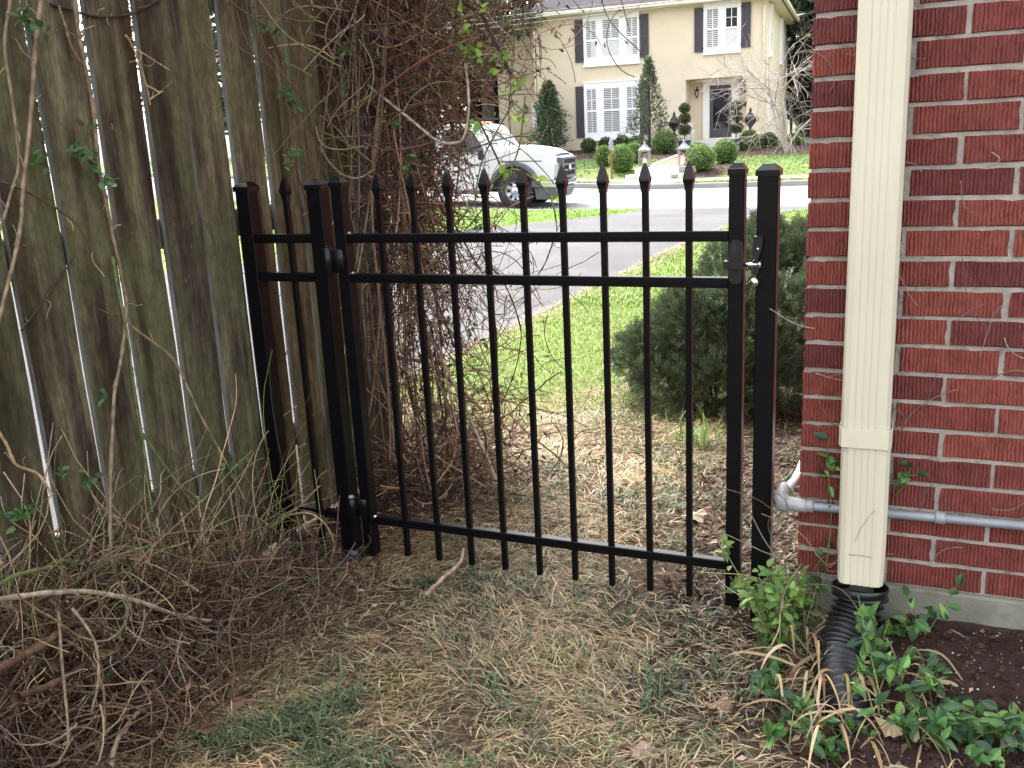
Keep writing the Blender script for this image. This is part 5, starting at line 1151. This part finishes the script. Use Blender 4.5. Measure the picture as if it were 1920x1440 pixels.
tag(build('green_leaf', MB().leaves(np.stack([x, y, heap_h(x, y)*.9+.02], 1)-O, sph(n), sph(n)+np.array([.3, -.3, .8]), .03*rng.uniform(.5, 1.4, n), .015*rng.uniform(.5, 1.4, n), pick(LP['d'], n), .3, .2), 'leaf', bp), kind='stuff')

# ------------------------------------------------------------ yews behind the gate
def yew(label, loc, blobs, n, seed):
    t = thing('yew_shrub', label, 'shrub', loc, 0, 'yew shrubs behind the gate'); B = np.array(blobs, float); w = B[:, 3]**2*1.; w /= w.sum(); NL = 16
    j = rng.choice(len(B), n, p=w); d = sph(n); d[:, 2] = np.where(d[:, 2] < -.5, -d[:, 2], d[:, 2]); rr = 1-np.abs(rng.normal(0, .16, n))+.08*rng.normal(0, 1, n)
    P = B[j, :3]+d*B[j, 3:4]*rr[:, None]*np.array([1, 1, .9]); D = d*.7+sph(n)*.55+np.array([0, 0, .45]); D /= np.linalg.norm(D, axis=1, keepdims=True)
    keep = P[:, 2] > .03; P = P[keep]; D = D[keep]; n = len(P); L = rng.uniform(.03, .065, n)
    col = pick([(.06, .098, .058), (.08, .125, .07), (.11, .155, .078), (.048, .08, .05), (.15, .185, .08)], n, [.26, .28, .28, .08, .10], .22)
    q = np.stack([P, P+D*L[:, None]*.5, P+D*L[:, None]], 1); tag(build('twig', MB().tubes(q, .0012, 3, np.repeat([[.09, .08, .04]], n, 0)), 'stem', t), kind='stuff')
    S = np.cross(D, sph(n)); S /= np.linalg.norm(S, axis=1, keepdims=True)+1e-9
    k = MB()
    for i in range(NL):
        f = (i//2+1)/(NL/2+.2); sg = 1 if i % 2 else -1; dd = D*.55+S*sg+sph(n)*.25
        k.leaves(P+D*(L*f)[:, None], dd, np.cross(D, S)+sph(n)*.3, rng.uniform(.015, .026, n), .0042, np.clip(col*rng.uniform(.75, 1.3, (n, 1)), .004, .6), .1)
    tag(build('needles', k, 'needle', t), kind='stuff')
    k = MB()
    for b in B[::2]: k.tubes(smooth_path([(B[0, 0]*.6, B[0, 1]*.6, -.03), (b[0]*.8, b[1]*.8, b[2]*.5), (b[0], b[1], b[2]+b[3]*.5)], 4), .011, 6)
    build('branch', k, 'bark', t)
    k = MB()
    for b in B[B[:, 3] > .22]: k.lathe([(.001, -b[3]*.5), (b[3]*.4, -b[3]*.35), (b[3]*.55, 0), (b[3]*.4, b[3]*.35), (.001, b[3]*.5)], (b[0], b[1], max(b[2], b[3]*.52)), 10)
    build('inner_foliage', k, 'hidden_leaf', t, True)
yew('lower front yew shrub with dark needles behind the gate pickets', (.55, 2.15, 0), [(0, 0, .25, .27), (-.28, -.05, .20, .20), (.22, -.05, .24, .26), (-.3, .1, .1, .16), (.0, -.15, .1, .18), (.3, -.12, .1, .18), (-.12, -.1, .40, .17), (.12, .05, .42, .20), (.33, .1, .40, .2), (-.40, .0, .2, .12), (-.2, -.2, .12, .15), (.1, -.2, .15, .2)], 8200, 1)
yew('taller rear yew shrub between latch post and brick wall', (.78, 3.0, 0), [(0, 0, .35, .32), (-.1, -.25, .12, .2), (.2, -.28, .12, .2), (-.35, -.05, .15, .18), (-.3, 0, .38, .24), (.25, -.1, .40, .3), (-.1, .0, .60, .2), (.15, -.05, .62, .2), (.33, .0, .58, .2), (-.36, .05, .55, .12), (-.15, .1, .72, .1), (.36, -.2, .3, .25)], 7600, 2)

# ------------------------------------------------------------ small plants by the latch post and drain
def leafy(name, label, cat, loc, stems, n_leaf, S, W, pal, sc=STEMC['tan'], r=.0022, leafmat='leaf'):
    t = thing(name, label, cat, loc); k = MB(); L = MB(); allp = []
    for q in stems:
        q = smooth_path(q, 6); k.tubes(q, np.linspace(r, r*.5, len(q))[None], 5, rvar(sc, 1)); allp.append(q[len(q)//6:])
    tag(build('stem', k, 'stem', t), kind='stuff')
    A = np.concatenate(allp); P = A[rng.integers(0, len(A), n_leaf)]+rng.normal(0, .006, (n_leaf, 3)); d = sph(n_leaf)+np.array([0, -.15, .25])
    for i in range(min(n_leaf, 260) if S > .02 else 0):
        build('leaf', MB().broad(P[i:i+1], d[i:i+1], sph(1)*.5+np.array([[0, -.4, .9]]), S*rng.uniform(.55, 1.25), W*rng.uniform(.7, 1.2), pick(pal, 1)), leafmat, t, True)
    m = 0 if S > .02 and n_leaf <= 260 else (260 if S > .02 else 0)
    if m < n_leaf: tag(build('leaf', L.broad(P[m:], d[m:], sph(n_leaf-m)*.5+np.array([[0, -.4, .9]]), S*rng.uniform(.55, 1.25, n_leaf-m), W*rng.uniform(.7, 1.2, n_leaf-m), pick(pal, n_leaf-m)), leafmat, t, True), kind='stuff')
    return t
SPI = [(.13, .23, .05), (.17, .28, .06), (.10, .19, .045), (.21, .31, .08)]
ss = []
for i in range(36):
    a = rng.uniform(0, 6.28); s_ = rng.uniform(.02, .1); h = rng.uniform(.10, .22); ss.append([(0+rng.normal(0, .02), rng.normal(0, .02), 0), (s_*.6*math.cos(a), s_*.6*math.sin(a), h*.55), (s_*math.cos(a), s_*.8*math.sin(a), h)])
ss += [[(-.03, .02, .02), (-.09, .05, .12), (-.15, .08, .20), (-.165, .085, .235)], [(-.03, .02, .02), (-.1, .05, .10), (-.14, .06, .15)]]
leafy('leafy_shrub', 'small bright green leafy shrub at the foot of latch post', 'shrub', (1.165, -.12, .0), ss, 520, .033, .017, SPI)
PER = [(.055, .12, .04), (.075, .17, .045), (.04, .085, .04), (.14, .27, .06)]
def runner(name, label, cat, loc, stems, n, S=.036, W=.020, pal=PER): return leafy(name, label, cat, loc, stems, n, S, W, pal, STEMC['green'], .0018)
def trail(n, sx, sy, h):
    out = []
    for i in range(n):
        x, y = rng.uniform(-sx, sx), rng.uniform(-sy, sy); a = rng.uniform(0, 6.28); out.append([(x, y, -.01), (x+.03*math.cos(a), y+.03*math.sin(a), h*rng.uniform(.5, 1)), (x+.07*math.cos(a), y+.07*math.sin(a), h*rng.uniform(.3, 1.2))])
    return out
def gz(x, y): return float(zg(x, y))
runner('periwinkle', 'green broad leaved creeper growing over the black drain pipe', 'creeper', (1.425, -.29, gz(1.425, -.29)), trail(14, .03, .10, .09)+[[(0, -.15, .0), (-.05, -.05, .14), (-.07, .04, .17)]], 62)
runner('periwinkle', 'dark green creeper patch between leafy shrub and drain pipe', 'creeper', (1.22, -.32, gz(1.22, -.32)), trail(12, .04, .10, .07), 54, pal=PER[:3])
runner('periwinkle', 'low green creeper along the bottom right corner of the soil bed', 'creeper', (1.60, -.47, gz(1.6, -.47)), trail(26, .14, .035, .06), 150)
runner('periwinkle', 'green creeper below the drain pipe mouth, among dead leaves', 'creeper', (1.29, -.50, gz(1.29, -.50)), trail(14, .07, .03, .04), 56)
runner('periwinkle', 'small green sprig against the concrete foundation right of the pipe', 'creeper', (1.49, -.13, gz(1.49, -.13)), trail(4, .02, .02, .07)+[[(.02, 0, 0), (.05, .02, .06), (.08, .03, .12)]], 18, .034)
runner('periwinkle', 'small green sprig in the middle of the dark soil', 'creeper', (1.50, -.36, gz(1.5, -.36)), trail(5, .04, .05, .06), 20, .032)
runner('wall_creeper', 'green vine leaves on brick strip left of the downspout', 'creeper', (1.265, -.075, .0), [[(-.03, -.02, .05), (0, 0, .2), (.01, .01, .36), (-.005, .015, .50), (.0, .015, .56)], [(-.05, -.03, .02), (-.03, 0, .12), (-.01, 0, .25)]], 34, .034, .02)
runner('wall_creeper', 'pair of vine leaves on bricks right of the downspout', 'creeper', (1.44, -.06, .44), [[(-.02, 0, -.02), (.0, -.01, .02), (.01, -.01, .06)]], 7, .034, .02)
twl = thing('wall_vine', 'thin bare vine stems clinging across the brick wall', 'vine', (1.6, -.056, .6)); n = 46
q = wander(np.stack([rng.uniform(-.38, .6, n), np.full(n, -.003), rng.uniform(-.4, .9, n)], 1), np.stack([rng.normal(0, 1, n), 0*rng.uniform(0, 1, n), rng.normal(0, .45, n)], 1), 12, rng.uniform(.006, .018, n), .22); q[:, :, 1] = -.003+rng.uniform(-.002, .001, q.shape[:2])
tag(build('stem', MB().tubes(q, rng.uniform(.0007, .0014, n), 4, pick([(.20, .15, .13), (.28, .22, .18), (.14, .10, .09)], n)), 'stem', twl), kind='stuff')
n = 26; q = wander(np.stack([rng.uniform(-.45, -.32, n), rng.uniform(-.08, -.02, n), rng.uniform(-.62, -.3, n)], 1), np.stack([rng.normal(0, .5, n), rng.normal(-.3, .5, n), rng.normal(.6, .6, n)], 1), 12, rng.uniform(.01, .03, n), .2)
tag(build('stem', MB().tubes(q, rng.uniform(.0008, .0016, n), 4, pick([(.24, .18, .13), (.33, .26, .18)], n)), 'stem', twl), kind='stuff')
dp = thing('dried_plant', 'flopped straw coloured dead leaf blades over the drain pipe', 'dried plant', (1.39, -.30, .03)); k = MB(); n = 130
c0 = np.stack([rng.normal(0, .10, n), rng.normal(0, .11, n), rng.uniform(-.02, .05, n)], 1); az = rng.uniform(0, 6.28, n); Ln = rng.uniform(.08, .19, n)
for i in range(n):
    d = np.array([math.cos(az[i]), math.sin(az[i]), 0]); h = rng.uniform(.01, .06); p = smooth_path([c0[i], c0[i]+d*Ln[i]*.35+np.array([0, 0, h]), c0[i]+d*Ln[i]*.75+np.array([0, 0, h*.7]), c0[i]+d*Ln[i]+np.array([0, 0, -.02])], 4)
    w = rng.uniform(.002, .0045); sd = np.array([-d[1], d[0], rng.normal(0, .5)]); wv = w*np.interp(np.linspace(0, 1, len(p)), [0, .5, 1], [.6, 1, .15])[:, None]
    V = np.stack([p-sd*wv, p+sd*wv], 1).reshape(-1, 3); m = len(p); k.add(V, None, [(2*j, 2*j+1, 2*j+3, 2*j+2) for j in range(m-1)], pick([(.42, .31, .17), (.34, .24, .13), (.5, .40, .25), (.26, .18, .10)], 1))
tag(build('blade', k, 'grass', dp), kind='stuff')
n = 900; x = rng.uniform(1.25, 2.1, n); y = rng.uniform(-1.0, -.08, n); k = MB(); s_ = rng.uniform(.0012, .0034, n)
P = np.stack([x, y, zg(x, y)+.001], 1); k.leaves(P, sph(n), sph(n), s_*2.4, s_*2, pick([(.6, .58, .55), (.45, .40, .36), (.7, .69, .67), (.22, .15, .10), (.14, .08, .06)], n), .6); tag(build('soil_flecks', k, 'dry'), kind='stuff')

# ------------------------------------------------------------ grass, litter
def patch_keep(x, y): return (x > -.55) & (x < 1.7)
def seed_area(n, x0, x1, y0, y1): return rng.uniform(x0, x1, n), rng.uniform(y0, y1, n)
def stuff(name, k, mat, parts=None): return tag(build(name, k, mat), kind='stuff')
# flattened dry thatch
n = 54000; x, y = seed_area(n, -.35, 1.35, -1.25, 2.9); dens = sm(-.30, .05, x+.15*fbm(x, y, 4))*(1-.75*sm(1.10, 1.30, x+.1*fbm(x, y, 5))*(y < .1))*(1-.96*sm(.60, .82, x)*sm(-.15, .1, y))*(.30+.70*sm(.34, .6, fbm(x, y, 4, 2)))*(1-.8*sm(1.6, 3.2, y+.8*(fbm(x, y, 2, 5)-.5)))
m = rng.uniform(0, 1, n) < dens; x, y = x[m], y[m]; n = len(x)
P = np.stack([x, y, zg(x, y)+rng.uniform(.0, .012, n)], 1); flow = fbm(x, y, 2.5, 8)*9
k = MB().blades(P, flow+rng.normal(0, .9, n), rng.uniform(1.0, 1.5, n), rng.uniform(.025, .085, n), rng.uniform(.002, .0045, n), pick([(.47, .37, .20), (.39, .30, .165), (.30, .22, .13), (.54, .45, .27), (.22, .155, .095), (.34, .30, .15)], n, None, .2), rng.uniform(.05, .5, n)); stuff('dry_grass', k, 'grass')
n = 14000; x, y = seed_area(n, -.4, 1.3, -2.3, -1.2); stuff('dry_grass', MB().blades(np.stack([x, y, zg(x, y)+.005], 1), rng.uniform(0, 6.28, n), rng.uniform(1.0, 1.5, n), rng.uniform(.03, .09, n), .0035, pick([(.42, .32, .17), (.33, .25, .14), (.26, .19, .11), (.13, .15, .085)], n), .3), 'grass')
# dull green grass lying in it
n = 15000; x, y = seed_area(n, -.25, 1.3, -1.25, 2.4); dens = (.10+.9*sm(.46, .66, fbm(x, y, 5, 21)))*(1-.8*sm(1.1, 1.25, x)*(y < 0))*sm(-.25, .1, x); m = rng.uniform(0, 1, n) < dens; x, y = x[m], y[m]; n = len(x)
P = np.stack([x, y, zg(x, y)+.004], 1); k = MB().blades(P, fbm(x, y, 7, 4)*12+rng.normal(0, .8, n), rng.uniform(.5, 1.35, n), rng.uniform(.03, .08, n), rng.uniform(.0028, .005, n), pick([(.12, .145, .085), (.15, .17, .105), (.105, .13, .075), (.18, .19, .12), (.10, .125, .065)], n), rng.uniform(.3, .9, n)); stuff('green_grass', k, 'grass')
# strappy dark green tufts
k = MB()
TU = [(.21, -.74, 120), (.13, -.86, 130), (.26, -.86, 90), (.19, -.8, 90), (.08, -.93, 80), (.38, -.9, 60), (.92, -.42, 40), (.54, -.53, 26), (.65, -.62, 30), (.35, -.35, 26), (.12, -.10, 34), (.22, .02, 30), (.4, -.05, 24), (.75, -.12, 26), (.95, -.05, 22), (.32, -.95, 90), (.45, -.88, 36), (.0, -.95, 30), (.62, -.85, 30), (.85, -.72, 30), (1.0, -.62, 26), (1.05, -.3, 24), (.6, .15, 24), (.05, .25, 24), (.3, .3, 24), (.8, .35, 20), (.45, .75, 20), (.55, .95, 22)]
for i in range(60): TU.append((rng.uniform(.0, 1.15), rng.uniform(-1.05, 1.2), int(rng.integers(8, 20))))
for tx, ty, tn in TU:
    x = tx+rng.normal(0, .03, tn); y = ty+rng.normal(0, .03, tn); P = np.stack([x, y, zg(x, y)], 1)
    k.blades(P, rng.uniform(0, 6.28, tn), rng.uniform(.5, 1.3, tn), rng.uniform(.05, .105, tn), rng.uniform(.0035, .006, tn), pick([(.075, .115, .055), (.10, .14, .07), (.06, .09, .045), (.14, .18, .09)], tn), rng.uniform(.5, 1.2, tn))
stuff('grass_tufts', k, 'grass')
# tall fresh grass tuft by the yew
n = 60; x = .62+rng.normal(0, .05, n); y = 1.42+rng.normal(0, .05, n); stuff('tall_grass_tuft', MB().blades(np.stack([x, y, zg(x, y)], 1), rng.uniform(0, 6.28, n), rng.uniform(.05, .5, n), rng.uniform(.08, .2, n), .005, pick([(.12, .22, .05), (.16, .28, .07)], n), rng.uniform(.2, .7, n)), 'grass')
# fresh lawn beyond the gate and along the drive
def lawn(name, n, x0, x1, y0, y1, h, w, keep=None, pal=((.12, .22, .035), (.15, .27, .045), (.10, .18, .035), (.20, .30, .07), (.30, .28, .12)), pw=None, power=1.):
    x = rng.uniform(x0, x1, n); y = y0+(y1-y0)*rng.uniform(0, 1, n)**power
    if keep is not None: m = keep(x, y); x, y = x[m], y[m]
    n = len(x); P = np.stack([x, y, zg(x, y)-.003], 1); sc = 1+.6*(fbm(x, y, 1.7, 3)-.5)
    cc = pick(pal, n, pw, .2)*(.8+.5*fbm(x, y, .9, 6))[:, None]
    stuff(name, MB().blades(P, rng.uniform(0, 6.28, n), rng.uniform(.1, .9, n), h*rng.uniform(.5, 1.4, n)*sc, w, cc, rng.uniform(.2, .9, n)), 'grass')
dr = lambda x, y: (x > np.interp(y, DRX[0], DRX[2])+.03*rng.normal(0, 1, len(x)))
lawn('lawn_grass', 54000, -1.25, 1.25, 1.0, 5.2, .045, .0042, lambda x, y: dr(x, y) & (rng.uniform(0, 1, len(x)) < sm(.9, 2.9, y+.9*(fbm(x, y, 2, 5)-.5))*(1-.8*sm(.25, .5, x)*(y < 4))), power=1.3, pw=(.25, .25, .14, .14, .22))
lawn('lawn_grass', 30000, -1.3, 1.3, 4.6, 14.7, .055, .010, dr, power=1.2, pw=(.28, .28, .14, .16, .14))
lawn('lawn_grass', 14000, 1.2, 6, 5.0, 14.7, .06, .014, dr)
lawn('lawn_grass', 26000, -12, -3.2, 9.0, 14.65, .065, .013, lambda x, y: x < np.interp(y, DRX[0], DRX[1]), pal=((.13, .25, .03), (.16, .30, .04), (.11, .20, .03), (.19, .33, .06)))
lawn('lawn_grass', 6000, -13, -5.2, 2, 9, .06, .012, lambda x, y: x < np.interp(y, DRX[0], DRX[1]))
vg = lambda x, y: (x < -6.5-(.0)) | (x > -4.45)
lawn('verge_grass', 9000, -16, 6, 22.62, 23.33, .07, .02, vg)
notbed = lambda x, y: (((x+7.0)/.95)**2+((y-25.3)/1.35)**2 > 1) & (((x+4.35)/.85)**2+((y-25.5)/1.4)**2 > 1) & ~((x > -6.5) & (x < -4.9)) & (y < 29.+.3*np.sin(x*2))
lawn('front_lawn_grass', 30000, -18, 4, 24.4, 29.4, .06, .02, notbed, pal=((.075, .16, .04), (.095, .19, .045), (.06, .13, .035), (.13, .21, .06)))
# straw rim along the drive edge
n = 5000; y = rng.uniform(2.2, 13, n); x = np.interp(y, DRX[0], DRX[2])+np.abs(rng.normal(0, .10, n))-.05; stuff('dry_grass', MB().blades(np.stack([x, y, zg(x, y)+.008], 1), rng.uniform(0, 6.28, n), rng.uniform(.9, 1.5, n), rng.uniform(.04, .09, n), .004, pick([(.38, .29, .15), (.30, .22, .12)], n), .3), 'grass')
# clods of the dark soil
n = 2600; x = rng.uniform(1.22, 2.2, n); y = rng.uniform(-1.05, -.07, n); s_ = rng.uniform(.002, .008, n)**1.0; P = np.stack([x, y, zg(x, y)+s_*.3], 1)
d8 = np.array([(1, 0, 0), (-1, 0, 0), (0, 1, 0), (0, -1, 0), (0, 0, 1), (0, 0, -1)], float); V = P[:, None]+d8[None]*s_[:, None, None]*rng.uniform(.5, 1.4, (n, 6, 1))
o_ = np.arange(n)[:, None, None]*6; tr = (o_+np.array([(0, 2, 4), (2, 1, 4), (1, 3, 4), (3, 0, 4), (2, 0, 5), (1, 2, 5), (3, 1, 5), (0, 3, 5)])[None]).reshape(-1, 3)
stuff('soil_clods', MB().add(V.reshape(-1, 3), tr, None, np.repeat(pick([(.045, .028, .022), (.035, .022, .018), (.06, .038, .028), (.08, .055, .04)], n), 6, 0)), 'dry')
# bark mulch near the wall and in the beds opposite
def chips(name, n, x0, x1, y0, y1, s, keep=None):
    x, y = seed_area(n, x0, x1, y0, y1)
    if keep is not None: m = keep(x, y); x, y = x[m], y[m]
    n = len(x); stuff(name, MB().leaves(np.stack([x, y, zg(x, y)+.004], 1), sph(n)*np.array([1, 1, .35]), sph(n)*.6+np.array([0, 0, 1.]), s*rng.uniform(.5, 1.6, n), s*rng.uniform(.2, .5, n), pick([(.075, .05, .04), (.115, .085, .068), (.055, .038, .03), (.17, .14, .115), (.09, .055, .04)], n, None, .25), .3), 'dry')
chips('bark_mulch', 9000, .7, 1.19, .02, 6, .035, lambda x, y: x > .74+.08*np.sin(y*5)); chips('bark_mulch', 2500, .85, 1.2, -.5, .3, .03)
bed = lambda x, y: ~notbed(x, y) & ~((x > -6.5) & (x < -4.9) & (y < 29))
chips('bed_mulch', 9000, -13.5, -2, 24.3, 34.2, .10, bed)
# leaf litter
def litter(n, x0, x1, y0, y1, S, pal=DRYC+[(.30, .22, .15), (.38, .30, .22)]):
    x, y = seed_area(n, x0, x1, y0, y1); stuff('leaf_litter', MB().leaves(np.stack([x, y, zg(x, y)+rng.uniform(.004, .014, n)], 1), sph(n)*np.array([1, 1, .3]), sph(n)*.5+np.array([0, 0, 1.]), S*rng.uniform(.5, 1.5, n), S*.5*rng.uniform(.5, 1.4, n), pick(pal, n), .4, .25), 'dry')
litter(700, -.5, 1.3, -1.2, .6, .028); litter(350, -.5, .15, -.35, .5, .035); litter(260, .9, 1.5, -1.0, 0, .03); litter(160, 1.2, 2.0, -1.0, -.08, .02); litter(500, -.4, 1.1, .4, 2.0, .03)
n = 3600; x = np.r_[.21+rng.normal(0, .06, n//2), .29+rng.normal(0, .06, n//2)]; y = np.r_[-.56+rng.normal(0, .03, n//2), -.64+rng.normal(0, .03, n//2)]
stuff('moss', MB().blades(np.stack([x, y, zg(x, y)+.001], 1), rng.uniform(0, 6.28, n), rng.uniform(0, .7, n), rng.uniform(.004, .012, n), .0016, pick([(.14, .15, .02), (.10, .12, .02), (.18, .17, .03)], n), .4), 'grass')
n = 900; x = rng.uniform(-.2, 1.2, n); y = rng.uniform(-1.1, .6, n); q = wander(np.stack([x, y, zg(x, y)+.008], 1), sph(n)*np.array([1, 1, .08]), 7, rng.uniform(.005, .02, n), .1); q[:, :, 2] = np.clip(q[:, :, 2], zg(q[:, :, 0], q[:, :, 1])+.002, zg(q[:, :, 0], q[:, :, 1])+.03)
stuff('ground_twigs', MB().tubes(q, rng.uniform(.0006, .0014, n), 4, pick([STEMC['tan'], STEMC['brown'], STEMC['straw']], n)), 'stem')
# big lobed dead leaves
def dead_leaf(label, loc, s, rz, col):
    k = MB(); n = 22; a = np.linspace(0, 2*np.pi, n, endpoint=False); r = s*(.62+.3*np.abs(np.cos(2.5*a))**.7+.06*rng.normal(0, 1, n)); V = [(0, 0, .016)]+[(r_*math.cos(t), r_*math.sin(t)*.85, .012*math.sin(2*t+1)+.012*rng.uniform()) for r_, t in zip(r, a)]
    k.add(V, [(0, 1+i, 1+(i+1) % n) for i in range(n)], None, np.clip(np.array(col)*(1+rng.normal(0, .08, (n+1, 1))), .01, .9)); o = thing('dead_leaf', label, 'dead leaf', loc, rz, 'dead leaves on the ground'); build('blade', k, 'dry', o)
    build('leaf_stalk', MB().tubes(smooth_path([(s*.6, 0, .012), (s, .01, .012), (s*1.35, .03, .004)], 4), .0012, 4, [[.2, .12, .08]]), 'stem', o)
for a in (('largest brown lobed dead leaf beside the brush pile', -.045, -.83, .062, .4, (.22, .13, .085)), ('crumpled brown dead leaf just below the largest one', -.02, -.93, .04, 2, (.19, .11, .075)), ('greyish dead leaf at bottom centre of the grass', .95, -.68, .04, 1, (.33, .24, .18)),
          ('pale tan dead leaf under the drain pipe mouth', 1.44, -.47, .035, 3, (.42, .32, .19)), ('pale curled dead leaf lying near the far mulch', .78, .62, .05, .8, (.42, .38, .26)), ('brown dead leaf beside the leafy shrub', 1.07, -.45, .036, 4, (.26, .18, .12))):
    dead_leaf(a[0], (a[1], a[2], float(zg(a[1], a[2]))+.006), a[3], a[4], a[5])
